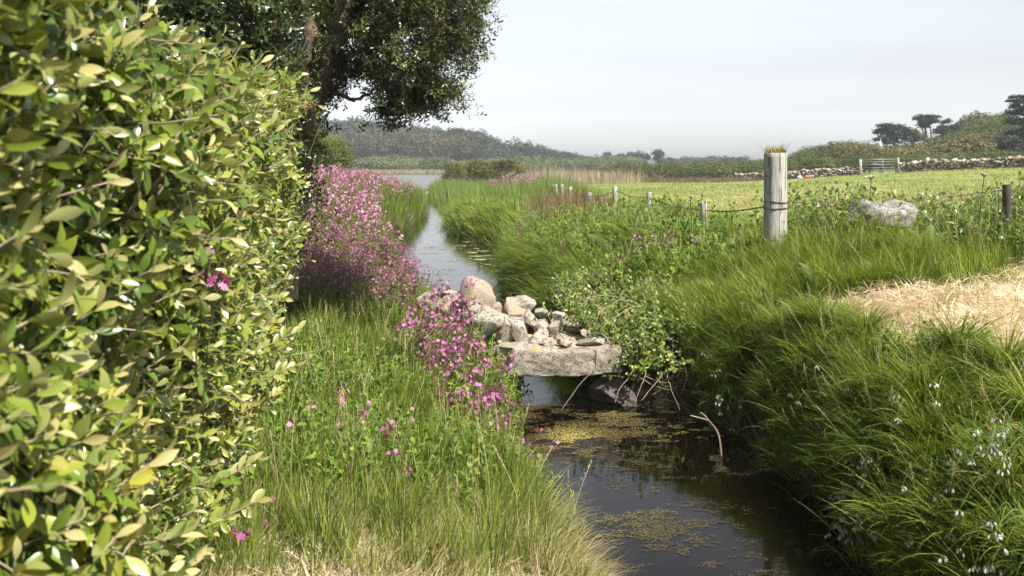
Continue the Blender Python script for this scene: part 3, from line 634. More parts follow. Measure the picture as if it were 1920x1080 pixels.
# the lintel slab
def slab(name, label, x0, x1, y0, y1, z0, z1, seed, bevel=0, tilt=0.):
    nx_, ny_, nz_ = 60, 26, 16; bm = bmesh.new(); bmesh.ops.create_cube(bm, size=1); 
    bmesh.ops.subdivide_edges(bm, edges=bm.edges[:], cuts=31, use_grid_fill=True)
    V = np.array([v.co[:] for v in bm.verts]); Fc = [[v.index for v in f.verts] for f in bm.faces]; bm.free()
    s = np.array([x1-x0, y1-y0, z1-z0])
    # round the corners
    q = np.abs(V*2); c = np.clip((np.sort(q, 1)[:, 1]-.82)/.18, 0, 1); V = V*(1-.02*c**2)[:, None]*s
    if bevel: # broken left front corner
        k = (-V[:, 0]-V[:, 1]*1.2)-(s[0]/2+s[1]*.6-bevel); k = np.maximum(k+.25*(V[:, 2]/s[2]-.2)*bevel, 0); V[:, 0] += k*.55; V[:, 1] += k*.6
    p = V*1.0+seed; n = V/np.linalg.norm(V/s*1.0+1e-6, axis=1, keepdims=True)/1.0
    dirv = V/s; dirv = dirv/np.abs(dirv).max(1, keepdims=True); dirv = np.sign(dirv)*(np.abs(dirv) > .96); dirv = dirv/np.maximum(np.linalg.norm(dirv, axis=1, keepdims=True), 1)
    V = V+dirv*((fbm(p, 4)-.5)*.075+(fbm(p, 13, 4)-.5)*.035)[:, None]
    V[:, 2] += V[:, 0]*tilt+.018*np.sin(V[:, 0]*5+seed)
    V[:, 2] = np.where(V[:, 2] < 0, V[:, 2]*(1-.28*(V[:, 0]/s[0]+.3).clip(0, .8)), V[:, 2])
    loops = np.array([i for f in Fc for i in f]); me = raw_mesh(name, V, loops, np.full(len(Fc), 4), M['rock'], None, None, True)
    return tag(link(name, me, None, ((x0+x1)/2, (y0+y1)/2, (z0+z1)/2)), label, 'stone slab')
slab('stone_slab', 'long pale granite slab bridging the dark stream under the pile of stones', -.13, .91, 7.5, 7.98, .235, .458, 4.2, .14, .015)
slab('stone_slab', 'second granite slab carrying the back of the stone pile', -.28, .95, 8.0, 8.5, .26, .46, 9.1)
# ------------------------------------------------------------------ stone wall, gate, calf, small things by the wall
def stone_wall(label, pts, h, seed):
    """dry stone wall: stones laid in courses along a polyline of (px, Y)"""
    r = np.random.default_rng(seed); W = [((px-960)*Y/F, Y) for px, Y in pts]; Vs = []; Ls = []; A = []; nb = 0; Vi, Fi = ICO[2]
    x0, y0 = W[0]; root_z = gz(x0, y0); bits = []
    for (xa, ya), (xb, yb) in zip(W[:-1], W[1:]):
        Ln = math.hypot(xb-xa, yb-ya); u = 0
        for course in range(4):
            u = r.uniform(0, .2)
            while u < Ln:
                w = r.uniform(.14, .5); c = (u+w/2)/Ln
                hh = h/4*r.uniform(.8, 1.5)*(r.uniform(.8, 1.7) if course == 3 else 1)
                bits.append((xa+(xb-xa)*c, ya+(yb-ya)*c+r.uniform(-.06, .06), course*h/4+hh*.4, w*1.08, .5, hh*1.1, math.atan2(yb-ya, xb-xa))); u += w*r.uniform(.75, .98)
    gzv = ground([b[0] for b in bits], [b[1] for b in bits])
    for b, g in zip(bits, gzv):
        v = Vi*(1+.3*(vnoise(Vi+r.random()*50, 1.5)-.5))[:, None]
        for _ in range(7):
            n = r.normal(size=3); n /= np.linalg.norm(n); q = r.uniform(.45, .8); v = v-np.maximum(v@n-q, 0)[:, None]*n
        v = v*np.array([b[3], b[4], b[5]])*.66; A.append(np.full(len(Vi), r.random())); a = b[6]+r.normal(0, .1); t = r.normal(0, .15)
        v = v@np.array(Matrix.Rotation(a, 3, 'Z')@Matrix.Rotation(t, 3, 'Y')).T+np.array([b[0]-x0, b[1]-y0, g+b[2]-root_z])
        Vs.append(v); Ls.append(Fi.ravel()+nb); nb += len(Vi)
    V = np.concatenate(Vs); L = np.concatenate(Ls)
    return tag(link('dry_stone_wall', raw_mesh('dry_stone_wall', V, L, np.full(len(L)//3, 3), M['wallstone'], {'rnd': np.concatenate(A)}), None, (x0, y0, root_z)), label, 'stone wall')
stone_wall('rough dry stone wall along the far side of the field, left of the gate', [(1375, 77), (1500, 72), (1611, 70)], .6, 5)
stone_wall('long dry stone wall running uphill to the right of the gate', [(1686, 69), (1760, 67), (1830, 65), (1960, 62)], .74, 6)

def box_into(t, c, s, m=0, R=None):
    v = [Vector((c[0]+dx*s[0]/2, c[1]+dy*s[1]/2, c[2]+dz*s[2]/2)) for dx in (-1, 1) for dy in (-1, 1) for dz in (-1, 1)]
    t.add(v, [(0, 1, 3, 2), (4, 6, 7, 5), (0, 4, 5, 1), (2, 3, 7, 6), (0, 2, 6, 4), (1, 5, 7, 3)], .5, m)
gp0 = P(1614, 340, 69.5); gp1 = P(1684, 340, 69.2); gzz = min(gz(gp0.x, gp0.y), gz(gp1.x, gp1.y)); W_ = gp1.x-gp0.x
root = empty('field_gate', (gp0.x, gp0.y, gzz+.08), 'grey five-barred metal field gate closing the gap in the stone wall', 'gate')
t = T(); 
for z_ in (.0, 1.08): tube_into(t, [(0.05, 0, z_+.05), (W_-.05, 0, z_+.05)], .035, 8)
for x_ in (.05, W_-.05): tube_into(t, [(x_, 0, .05), (x_, 0, 1.13)], .035, 8)
link('frame', t.mesh('frame', [M['metal']], True), root)
for z_ in (.25, .45, .68, .9): t = T(); tube_into(t, [(.05, 0, z_+.05), (W_-.05, 0, z_+.05)], .022, 6); link('bar', t.mesh('bar', [M['metal']], True), root)
t = T(); tube_into(t, [(W_*.62, 0, .05), (W_*.62, 0, 1.13)], .022, 6); link('brace', t.mesh('brace', [M['metal']], True), root)
for x_, h_, lab in ((gp0.x-.08, 1.22, 'weathered gatepost at the left side of the field gate'), (gp1.x+.08, 1.16, 'weathered gatepost at the right side of the field gate')):
    t = T(); tube_into(t, [(0, 0, -.2), (0.01, 0, h_*.5), (0, 0, h_)], [.1, .095, .085], 10)
    tag(link('gatepost', t.mesh('gatepost', [M['post']], True), None, (x_, 69.4, gz(x_, 69.4))), lab, 'gatepost')

def skinned(name, verts, edges_, radii, mat, parent=None, loc=None, sub=2):
    me = bpy.data.meshes.new(name); me.from_pydata(verts, edges_, []); me.update(); o = link(name, me, parent, loc)
    md = o.modifiers.new('skin', 'SKIN'); md.use_smooth_shade = True
    for i, r in enumerate(radii): me.skin_vertices[0].data[i].radius = (r, r) if not hasattr(r, '__len__') else r
    me.skin_vertices[0].data[0].use_root = True
    s = o.modifiers.new('sub', 'SUBSURF'); s.levels = sub; s.render_levels = sub; me.materials.append(mat); return o
def with_skin(name, verts, edges_, radii, mat, **k):
    me0 = bpy.data.meshes.new('tmp'); o = None
    bm = bmesh.new(); ly = bm.verts.layers.skin.verify(); vs = [bm.verts.new(v) for v in verts]
    for a, b in edges_: bm.edges.new((vs[a], vs[b]))
    for i, v in enumerate(vs):
        r = radii[i]; v[ly].radius = (r, r) if not hasattr(r, '__len__') else r; v[ly].use_root = (i == 0)
    me = bpy.data.meshes.new(name); bm.to_mesh(me); bm.free(); me.materials.append(mat)
    o = link(name, me, k.get('parent'), k.get('loc'))
    md = o.modifiers.new('skin', 'SKIN'); md.use_smooth_shade = True
    s = o.modifiers.new('sub', 'SUBSURF'); s.levels = 2; s.render_levels = 2; return o
# calf grazing, head to the left
cvx = P(1640, 330, 71.2); cgz = gz(cvx.x, cvx.y)
cv = [(.42, 0, .70), (.1, 0, .72), (-.3, 0, .72), (-.52, 0, .66), (-.68, 0, .45), (-.82, 0, .24), (-.92, 0, .14),
      (.5, .12, .42), (.46, .12, .22), (.5, .12, 0), (.5, -.12, .42), (.56, -.12, .22), (.62, -.12, 0), (-.36, .11, .36), (-.36, .11, .18), (-.34, .11, 0), (-.36, -.11, .36), (-.42, -.11, .18), (-.42, -.11, 0), (.58, 0, .72), (.66, 0, .5), (.67, 0, .25)]
ce = [(0, 1), (1, 2), (2, 3), (3, 4), (4, 5), (5, 6), (0, 7), (7, 8), (8, 9), (0, 10), (10, 11), (11, 12), (2, 13), (13, 14), (14, 15), (2, 16), (16, 17), (17, 18), (0, 19), (19, 20), (20, 21)]
cr_ = [(.19, .23), (.21, .25), (.2, .24), .16, .12, .11, .06, .09, .05, .04, .09, .05, .04, .08, .045, .04, .08, .045, .04, .04, .02, .03]
root = empty('calf', (cvx.x, cvx.y, cgz), 'black calf grazing with lowered head behind the bars of the field gate', 'calf')
with_skin('body', cv, ce, cr_, M['black'], parent=root)
for s_ in (-1, 1):
    t = T(); leaf_into(t, (-.74, s_*.07, .34), (0.1, s_*1., .15), (0, 0, 1), .13, .07); link('ear', t.mesh('ear', [M['black']]), root)
# swan by the stream mouth
sp = P(798, 361, 60); root = empty('swan', (sp.x, sp.y, gz(sp.x, sp.y)+.12), 'small white water bird resting where the stream leaves the lake', 'bird')
with_skin('body', [(.30, 0, .20), (.12, 0, .17), (-.10, 0, .16), (-.2, 0, .2), (-.26, 0, .3), (-.33, 0, .33), (-.38, 0, .29)], [(i, i+1) for i in range(6)], [.03, (.12, .1), (.12, .1), .07, .035, .04, .025], M['swan'], parent=root)
t = T(); tube_into(t, [(-.39, 0, .29), (-.46, 0, .26)], [.02, .008], 6); link('beak', t.mesh('beak', [M['beak']], True), root)
for s_ in (-1, 1):
    t = T(); leaf_into(t, (-.08, s_*.12, .22), (1, 0, .15), (0, s_, .2), .4, .18, .05, fold=-.1); link('wing', t.mesh('wing', [M['swan']]), root)
# bundles lying by the wall
for i, (px, w, c, lab) in enumerate(((1499, .36, (.75, .73, .70), 'white bundle lying on the grass below the field wall'), (1509.5, .2, (.35, .12, .08), 'small rusty bundle between the white and tan ones by the wall'), (1513.5, .26, (.55, .30, .16), 'tan bundle on the grass by the wall'), (1519, .22, (.60, .36, .25), 'pinkish orange bundle next to the lilac one by the wall'), (1523.5, .24, (.45, .40, .62), 'pale lilac bundle at the right end of the row by the wall'))):
    V, Fc = rock_geo(200+i, (w, .3, .27), 3, 3, (.8, .95), .1); q = P(px, 340, 68.5)
    z0 = gz(q.x, q.y); tag(link('bundle', raw_mesh('bundle', V+np.array([0, 0, .12]), Fc.ravel(), np.full(len(Fc), 3), plain('bundle cloth %d' % i, c, .9, tuple(x*.8 for x in c), 20), None, None, True), None, (q.x, q.y, z0+.03)), lab, 'bundle')
rock('stone', 'small brown stone lying in the open field left of the big post', 1371, 357, 6, 5, 36, 301, M['rock_tan'], 1, cat='stone', sub=3)
# pale pointed shape on the hill
q = P(1650, 285, 152); V, Fc = ICO[3]; 
Vv = V*np.array([.55, .5, .9]); k = np.clip((Vv[:, 2]+.9)/1.8, 0, 1); Vv = Vv*np.stack([1-.62*k**1.4, 1-.62*k**1.4, np.full_like(k, 1.15)], 1)+((fbm(V, 2.5)-.5)*.25)[:, None]*V
Vv[:, 2] = Vv[:, 2]*.95
M['canvas'] = plain('pale blue canvas', (.62, .72, .76), .7, (.45, .58, .62), 2)
tag(link('canvas_tent', raw_mesh('canvas_tent', Vv, Fc.ravel(), np.full(len(Fc), 3), M['canvas'], None, None, True), None, (q.x, 118+0*q.y, 0)), 'pale blue pointed canvas shape among bushes below the leaning pine', 'tent')
ct = bpy.data.objects['canvas_tent']; q = P(1650.5, 278, 118); ct.location = (q.x, 118, q.z)

# ------------------------------------------------------------------ posts and wire
def post_mesh(h, r, seed, n=40, rings=26):
    rr = np.random.default_rng(seed); a = np.linspace(0, 2*PI, n, endpoint=False); V = []
    for k in range(rings):
        z = -.3+(h+.3)*k/(rings-1)
        rad_ = r*(1+.02*np.sin(a*3+seed)+.015*(rr.random(n)-.5))*(1-.02*k/rings); V.append(np.stack([np.cos(a)*rad_, np.sin(a)*rad_, np.full(n, z)], 1))
    V.append(np.stack([np.cos(a)*r*.93, np.sin(a)*r*.93, np.full(n, h+.006)], 1)); V.append(np.array([[0, 0, h+.004]]))
    V = np.concatenate(V)
    crack = [(-1.35, .010, .045), (-1.9, .006, .02), (-1.0, .006, .018), (-2.5, .006, .02)]
    ang = np.arctan2(V[:, 1], V[:, 0]); dd = np.zeros(len(V))
    fs = [[k*n+i, k*n+(i+1) % n, (k+1)*n+(i+1) % n, (k+1)*n+i] for k in range(rings) for i in range(n)]
    top = (rings+1)*n; fs2 = [[rings*n+i, rings*n+(i+1) % n, top] for i in range(n)]
    return V, np.array([i for f in fs+fs2 for i in f]), np.array([4]*len(fs)+[3]*len(fs2))
pb = P(1453.5, 305, 9.0); pz = gz(pb.x, 9.0); ph = P(0, 288, 9).z-pz
root = empty('fence_post', (pb.x, 9.0, pz), 'thick weathered round timber post with grass growing on its top', 'post')
V, L, S = post_mesh(ph, .113, 2, 64, 30)
body = link('shaft', raw_mesh('shaft', V, L, S, M['post'], None, None, True), root)
t = T()  # long drying cracks and knots, cut as dark slivers standing just proud of the wood
def barb_wire(t, pts, r=.0022, step=.10, amp=.004, loopr=None):
    pts = [Vector(p) for p in pts]; c = curve_pts(pts, 14)
    for s_ in (0, PI):
        q = []; d = 0
        for i, p in enumerate(c):
            if i: d += (p-c[i-1]).length
            q.append(p+Vector((0, math.cos(d*90+s_), math.sin(d*90+s_)))*amp*.5)
        tube_into(t, q, r, 4)
    d = 0; nxt = step/2
    for i in range(1, len(c)):
        seg = (c[i]-c[i-1]).length
        while d+seg > nxt:
            p = c[i-1].lerp(c[i], (nxt-d)/seg); v = rv(1).normalized()*.016
            tube_into(t, [p-v, p+v], r*.9, 3); v = rv(1).normalized()*.014; tube_into(t, [p-v, p+v], r*.9, 3); nxt += step
        d += seg
M['wire'] = plain('rusty barbed wire', (.10, .085, .075), .6, (.16, .11, .08), 60, 0, .4, .6)
for dz, lab in ((0, None), (-.065, None)):
    t = T(); z_ = P(0, 378.5, 9).z-pz+dz; ring = [(math.cos(a)*.117, math.sin(a)*.117, z_+.006*math.sin(a*2+dz*40)) for a in np.linspace(0, 2*PI, 13)]
    barb_wire(t, ring, .0028, .11); link('wire_loop', t.mesh('wire_loop', [M['wire']]), root)
# moss cap and small plants on top
tz = Vector((pb.x, 9.0, pz+ph)); n = 260; a = rng.random(n)*6.28; rr = np.sqrt(rng.random(n))*.10
base = np.stack([pb.x+np.cos(a)*rr, 9+np.sin(a)*rr, np.full(n, pz+ph)], 1)
root = empty('post_top_plants', tz, 'tuft of dry grass and succulent leaves growing on top of the big post', 'plant')
o = blades('grass_blades', base-np.array(tz), rng.uniform(.03, .12, n), np.full(n, .006), rng.random(n)*6.28, rng.uniform(0, .9, n), rng.uniform(.4, 1.4, n), M['strawgreen'], None, 3, root)
n = 20; b2 = np.stack([pb.x+rng.uniform(-.09, .09, n), np.full(n, 9.)+rng.uniform(-.05, .05, n), np.full(n, pz+ph)], 1)
blades('long_blades', b2-np.array(tz), rng.uniform(.10, .24, n), np.full(n, .007), np.where(b2[:, 0] < pb.x, PI, 0.)+rng.normal(0, .4, n), rng.uniform(.3, .9, n), rng.uniform(.7, 1.1, n), M['grass'], None, 4, root)
n = 150; a = rng.random(n)*6.28; rr = np.sqrt(rng.random(n))*.085; t = T(); leaf_into(t, (0, 0, 0), (0, 0, 1), (0, 1, 0), .03, .014)
d = rng.normal(0, .6, (n, 3)); d[:, 2] = np.abs(d[:, 2])+.4
inst('succulent_leaves', t, M['cleaf'], frames(d), np.stack([np.cos(a)*rr+.02, np.sin(a)*rr, rng.uniform(0, .03, n)], 1), rng.uniform(.6, 1.2, n), None, root)
# fence: small posts and the wire
FP = [(1323, 380, 14, 11), (1217, 361, 10, 14.5), (1155, 350, 9, 17), (1104, 361, 7.5, 20), (1070, 351, 7, 25), (1054, 346, 6, 30), (1044, 346, 5, 34), (1036, 345, 4.5, 39)]
fr = P(1323, 420, 11); froot = empty('wire_fence', (fr.x, fr.y, gz(fr.x, fr.y)), 'old barbed wire fence on short timber posts along the stream side of the field', 'fence')
fo = Vector(froot.location); tops = []
for i, (px, py, w, Y) in enumerate(FP):
    top = P(px, py, Y); zg = gz(top.x, Y); V, L, S = post_mesh(top.z-zg+.25, w*Y/F/2, i+5, 16, 8)
    o = link('post', raw_mesh('post', V+np.array([0, 0, -.25]), L, S, M['post'], None, None, True), froot, Vector((top.x, Y, zg))-fo)
    o.rotation_euler = (random.uniform(-.03, .03), random.uniform(-.05, .05), 0); tops.append(Vector((top.x, Y, top.z-.09)))
strat = Vector((pb.x-.113, 9.0, P(0, 388, 9).z)); path = [strat-fo]
for a, b in zip([strat]+tops[:-1], tops): path += [(a+b)/2-Vector((0, 0, .02*(b-a).length**.5))-fo, b-fo]
t = T(); barb_wire(t, path, .0045, .14, .008); link('wire', t.mesh('wire', [M['wire']]), froot)
rp = P(1888, 347, 9.6); rroot = empty('wire_fence', (rp.x, rp.y, gz(rp.x, rp.y)), 'barbed wire running right from the big post to a short dark stub post', 'fence'); ro = Vector(rroot.location)
V, L, S = post_mesh(rp.z-ro.z, .045, 44, 20, 8); link('post', raw_mesh('post', V, L, S, plain('dark stub post wood', (.10, .085, .07), .9, (.05, .045, .04), 20), None, None, True), rroot)
a = Vector((pb.x+.113, 9, P(0, 377, 9).z)); t = T(); barb_wire(t, [a-ro, P(1560, 384, 9.1)-ro, P(1700, 378, 9.3)-ro, Vector((rp.x, rp.y, rp.z-.05))-ro, P(2000, 352, 9.8)-ro], .004, .12, .007); link('wire', t.mesh('wire', [M['wire']]), rroot)

# ------------------------------------------------------------------ grasses (ground cover)
def stuff(o, label, cat='grass'): return tag(o, label, cat, kind='stuff')
def tufts(name, cx, cy, per, spread, L, W, lean, leanamp, th0, th1, mat, K=4, dz=-.02, mask=None, hfn=None):
    N = len(cx); n = N*per; c = np.repeat(np.arange(N), per); a = rng.random(n)*6.28; r = np.sqrt(rng.random(n))*spread*np.repeat(rng.uniform(.6, 1.3, N), per)
    x = cx[c]+np.cos(a)*r; y = cy[c]+np.sin(a)*r
    ln = rng.uniform(L[0], L[1], n)*np.repeat(rng.uniform(.6, 1.35, N), per)*(.6+.4*rng.random(n))
    if hfn is not None: ln = ln*hfn(x, y)
    if mask is not None: k = mask(x, y); x, y, ln, a, c = x[k], y[k], ln[k], a[k], c[k]
    n = len(x); vx = np.cos(a)*1.+leanamp*np.cos(lean)+rng.normal(0, .35, n); vy = np.sin(a)*1.+leanamp*np.sin(lean)+rng.normal(0, .35, n)
    az = np.arctan2(vy, vx); rc = rng.random(N)[c]*.55+rng.random(n)*.45
    return blades(name, gpts(x, y, dz), ln, W*rng.uniform(.6, 1.3, n), az, rng.uniform(*th0, n), rng.uniform(*th1, n), mat, rc, K)
def scat(n, x0, x1, y0, y1, keep):
    x = rng.uniform(x0, x1, n); y = rng.uniform(y0, y1, n); k = keep(x, y); return x[k], y[k]
def hx(y): return -.50-.135*np.asarray(y)     # face of the hedge
E = edges
inhay = lambda x, y: inpoly(x, y, HAY)
# right near tussocks, hanging over the water
kp = lambda x, y: (x > E(x, y)[1]-.02) & (x < E(x, y)[1]+1.35) & ~inhay(x, y) & ~((y > 6.9) & (x < 1.5))
x, y = scat(1050, 1.3, 3.2, 3.0, 7.6, kp)
hf = lambda x, y: np.interp(x-E(x, y)[1], [0, .35, .7, 1.1], [1.1, 1., .75, .6])
stuff(tufts('bank_grass', x, y, 56, .05, (.16, .38), .0062, PI*1.02, .28, (.0, .9), (.5, 2.5), M['grass_r'], 6, hfn=hf, mask=lambda x, y: ~inhay(x-.1, y)), 'long green tussock grass arching over the right bank of the stream')
x, y = scat(150, 1.5, 3.0, 3.2, 7.6, lambda x, y: (x > E(x, y)[1]+.05) & (x < E(x, y)[1]+1.0) & ~inhay(x-.05, y) & ~((y > 6.9) & (x < 1.6)))
stuff(tufts('bank_grass', x, y, 230, .045, (.24, .46), .006, PI, .12, (.1, .75), (1.2, 2.35), M['grass'], 6, dz=.03, mask=lambda x, y: ~inhay(x-.06, y)), 'large arching tussocks with sunlit tops on the right bank')
x, y = scat(110, .2, 2.6, 9.5, 17, lambda x, y: (x > E(x, y)[1]+.15) & (x < E(x, y)[1]+1.5))
stuff(tufts('bank_grass', x, y, 200, .07, (.35, .6), .010, PI, .12, (.1, .75), (1.2, 2.35), M['grass'], 5, dz=.03), 'arching tussocks on the mound across the stream')
x, y = scat(650, 1.9, 3.3, 3.6, 7.4, lambda x, y: (x > E(x, y)[1]+.3) & ~inhay(x-.08, y))
stuff(tufts('bank_grass', x, y, 40, .09, (.14, .28), .006, PI*.95, .4, (.05, .7), (.6, 1.8), M['grass'], 4), 'bright sunlit grass along the top of the right bank beside the dry hay')
# tall wedge of grass behind the hay, up to the post and boulder
x, y = scat(900, 1.4, 4.0, 7.1, 9.0, lambda x, y: (x < 2.9+.5*(y-7.1)+.35) & ~inhay(x, y) & (x > 1.4+.1*(y-7)))
stuff(tufts('tall_grass', x, y, 42, .09, (.18, .38), .0085, PI, .4, (.0, .45), (.5, 1.5), M['grass'], 4, mask=lambda x, y: ~inhay(x, y)), 'tall bright grass between the big post, the boulder and the dry hay')
x, y = scat(900, 3.0, 7.8, 7.3, 11.5, lambda x, y: ~inhay(x, y) & (x > 3.2+.0*y))
stuff(tufts('tall_grass', x, y, 50, .15, (.2, .42), .0075, PI*.9, .6, (.0, .5), (.3, 1.3), M['grass'], 4, mask=lambda x, y: ~inhay(x, y)), 'rough tall grass around and to the right of the boulder')
# strip between the stream and the fence
x, y = scat(1700, -.6, 2.9, 7.6, 16, lambda x, y: (x > E(x, y)[1]+.02) & (x < fencex(y)+.6) & ~((y < 9.5) & (x < 1.4)))
stuff(tufts('bank_grass', x, y, 60, .16, (.22, .46), .0075, PI*1.05, .8, (.05, .55), (.8, 1.9), M['grass'], 4), 'lush grass mound on the right bank behind the shrub')
x, y = scat(600, -.9, 1.2, 10.5, 16.5, lambda x, y: (x > E(x, y)[1]-.02) & (x < E(x, y)[1]+.6))
stuff(tufts('bank_grass', x, y, 50, .12, (.35, .65), .011, PI*1.05, .8, (.1, 1.1), (1.2, 2.5), M['grass_r'], 5), 'dark green grass drooping into the stream from the right bank')
x, y = scat(1500, -4, 2.4, 16, 34, lambda x, y: (x > E(x, y)[1]) & (x < fencex(y)+.5))
stuff(tufts('bank_grass', x, y, 40, .26, (.25, .55), .019, PI*1.05, .5, (.0, .6), (.6, 1.8), M['grass_far'], 4), 'grassy mounds on the right bank in the middle distance')
x, y = scat(500, -4, .3, 19, 33, lambda x, y: (x > E(x, y)[1]) & (x < E(x, y)[1]+1.3))
stuff(tufts('bank_grass', x, y, 45, .3, (.5, .85), .022, PI*1.05, .6, (.1, .7), (1.1, 2.2), M['grass'], 4), 'bright green grass hummocks at the water edge by the floating lily pads')
x, y = scat(1500, -8, 3, 32, 68, lambda x, y: ((x > E(x, y)[1]) | ((y > 46))) & (x > -7.5) & (x < fencex(y)+1) & (x < 3))
stuff(tufts('rushes', x, y, 45, .55, (.35, .9), .026, 0, .2, (.0, .15), (.1, .6), M['grass_far'], 3), 'green rushes where the stream meets the lake', 'rushes')
# reeds
x, y = scat(9000, -3, 14, 62, 82, lambda x, y: (x > -1.5+(y-62)*.0) & (960+F*x/y < 1215))
k = rng.random(len(x)) < np.interp(960+F*x/y, [1100, 1215], [1, .12]); x, y = x[k], y[k]; n = len(x); stuff(blades('reed_bed', gpts(x, y), rng.uniform(.5, 1.35, n)*(.55+.8*n2(x, y, .35)), np.full(n, .03), rng.random(n)*6.28, rng.uniform(0, .08, n), rng.uniform(.05, .5, n), M['reed'], None, 3), 'pale dry reed bed behind the fence line', 'reeds')
x, y = scat(2600, -8, 3, 60, 70, lambda x, y: (x > E(x, y)[1]+.2) & (x > -5.6))
n = len(x); stuff(blades('reed_bed', gpts(x, y), rng.uniform(.3, .8, n), np.full(n, .03), rng.random(n)*6.28, rng.uniform(0, .08, n), rng.uniform(.05, .5, n), M['reed'], None, 3), 'low pale reeds at the foot of the dark bush on the lake shore', 'reeds')
x, y = scat(6000, -40, -8, 150, 156, lambda x, y: y > 150)
n = len(x); stuff(blades('reed_bed', gpts(x, y), rng.uniform(.5, .9, n), np.full(n, .09), rng.random(n)*6.28, rng.uniform(0, .1, n), rng.uniform(.05, .5, n), M['reed'], None, 2), 'thin pale reed strip along the far shore of the lake', 'reeds')
# field
def field(n, y0, y1, h, w):
    u = rng.random(n); y = y0*(y1/y0)**u; x = rng.uniform(-1, 1, n)*y*.62; k = (x > fencex(y)+.05) & (x < y*.60) & ~inhay(x, y) & ((y > 11) | (x < 3)); x, y = x[k], y[k]; n = len(x)
    return gpts(x, y), rng.uniform(.5, 1.2, n)*h*(.6+.8*n2(x, y, .5)), w*(y/12)**.8*np.ones(n), rng.random(n)*6.28, rng.uniform(0, .7, n), rng.uniform(.3, 1.6, n)
b_, l_, w_, a_, t0, t1 = field(120000, 9.5, 70, .13, .008)
stuff(blades('field_grass', b_, l_, w_, a_, t0, t1, M['grass_field'], np.clip(.45*n2(b_[:, 0], b_[:, 1]*.5, .4)+.65*rng.random(len(b_)), 0, 1), 2), 'short yellow green pasture grass of the open field')
# left bank
leftk = lambda x, y: (x > hx(y)-.25) & (x < E(x, y)[0]+.05)
x, y = scat(1300, -1.7, .7, 3.15, 9.2, lambda x, y: leftk(x, y) & (y > 3.08+.15*np.sin(x*7)))
stuff(tufts('bank_grass', x, y, 42, .10, (.16, .33), .006, -.3, .35, (.0, .3), (.1, 1.0), M['grass'], 4), 'tall upright green grass on the near left bank')
x, y = scat(420, -1.3, .75, 2.55, 4.3, lambda x, y: leftk(x, y) & (x > -1.3))
stuff(tufts('bank_grass', x, y, 60, .09, (.10, .24), .0035, 0, .7, (.2, .8), (.5, 1.8), M['strawgreen'], 4), 'short yellowing grass at the bottom of the photo')
x, y = scat(200, -.4, .7, 2.9, 4.9, lambda x, y: (x > E(x, y)[0]-.3) & (x < E(x, y)[0]+.03))
stuff(tufts('bank_grass', x, y, 70, .09, (.18, .34), .0028, -.1, 1.0, (.4, .9), (1.1, 1.9), M['strawgreen'], 5), 'fine pale grass leaning out over the water at the bottom left')
x, y = scat(3000, -5.5, -1.0, 8, 19, lambda x, y: (x > -.85-.13*y-.5) & (x < E(x, y)[0]+.02))
stuff(tufts('bank_grass', x, y, 26, .16, (.25, .5), .008, 0, .4, (.0, .4), (.3, 1.3), M['grass'], 4), 'green grass among the pink flowers on the left bank')
x, y = scat(1300, -9, -2.4, 18, 36, lambda x, y: (x < E(x, y)[0]+.02) & (x > E(x, y)[0]-2.6))
stuff(tufts('bank_grass', x, y, 40, .3, (.4, .85), .015, 0, .4, (.0, .3), (.3, 1.0), M['grass'], 4), 'reedy green grass on the left bank where the stream bends')
x, y = scat(300, -8, -2.4, 19, 36, lambda x, y: (x < E(x, y)[0]+.12) & (x > E(x, y)[0]-.25))
stuff(tufts('bank_grass', x, y, 40, .2, (.25, .5), .013, 0, .7, (.2, .7), (.5, 1.6), M['reed'], 3), 'dry pale grass fringe at the left water edge', 'grass')
# flowering grass stalks standing above the leaves
def stalk(seed):
    q = random.Random(seed); t = T(); b = q.uniform(.05, .22); cp = [Vector((b*u*u, 0, u)) for u in np.linspace(0, 1, 6)]; tube_into(t, cp, .0028, 3, .3)
    for i in range(26):
        u = .74+.26*i/26; c = Vector((b*u*u, 0, u)); a = i*2.4; w = .035*(1.05-(u-.74)/.27)*q.uniform(.5, 1.2); e = c+Vector((math.cos(a)*w, math.sin(a)*w, w*1.1+.006)); leaf_into(t, e-Vector((0, 0, .008)), e-c+Vector((0, 0, .02)), (0, 0, 1), .022, .007, 0, (0, 1, .5, 0), tt=.9)
    return t
ST = [stalk(i) for i in range(4)]
def stalks(n, x0, x1, y0, y1, keep, H, label, cm='strawgreen', lean=(0, 0)):
    x, y = scat(n, x0, x1, y0, y1, keep); n = len(x); d = rng.normal(0, .16, (n, 3)); d[:, 2] = 1; d[:, 0] += lean[0]; d[:, 1] += lean[1]
    stuff(inst('flowering_grass', ST, M[cm], frames(d, rng.random(n)*6.28), gpts(x, y), rng.uniform(H[0], H[1], n)), label)
stalks(420, -1.6, .4, 3.5, 9, leftk, (.28, .48), 'thin flowering grass stalks on the near left bank')
stalks(420, 1.8, 3.2, 3.6, 7.3, lambda x, y: (x > E(x, y)[1]) & ~inhay(x, y), (.28, .46), 'thin flowering grass stalks on the right bank tussocks', lean=(-.25, 0))
x, y = scat(120, 2.2, 3.1, 8.45, 8.85, lambda x, y: x > 0)
stuff(tufts('tall_grass', x, y, 40, .08, (.2, .34), .0075, PI, .3, (.0, .4), (.3, 1.2), M['grass'], 4), 'grass burying the foot of the big post')
stalks(700, 1.2, 7, 7.4, 13, lambda x, y: (x > 1.2+.1*y) & ~inhay(x, y), (.35, .6), 'flowering grass stalks around the big post and boulder', lean=(-.1, 0))
stalks(500, -1, 2.6, 9.5, 20, lambda x, y: (x > E(x, y)[1]+.3) & (x < fencex(y)), (.4, .65), 'flowering grass stalks over the right bank mound')

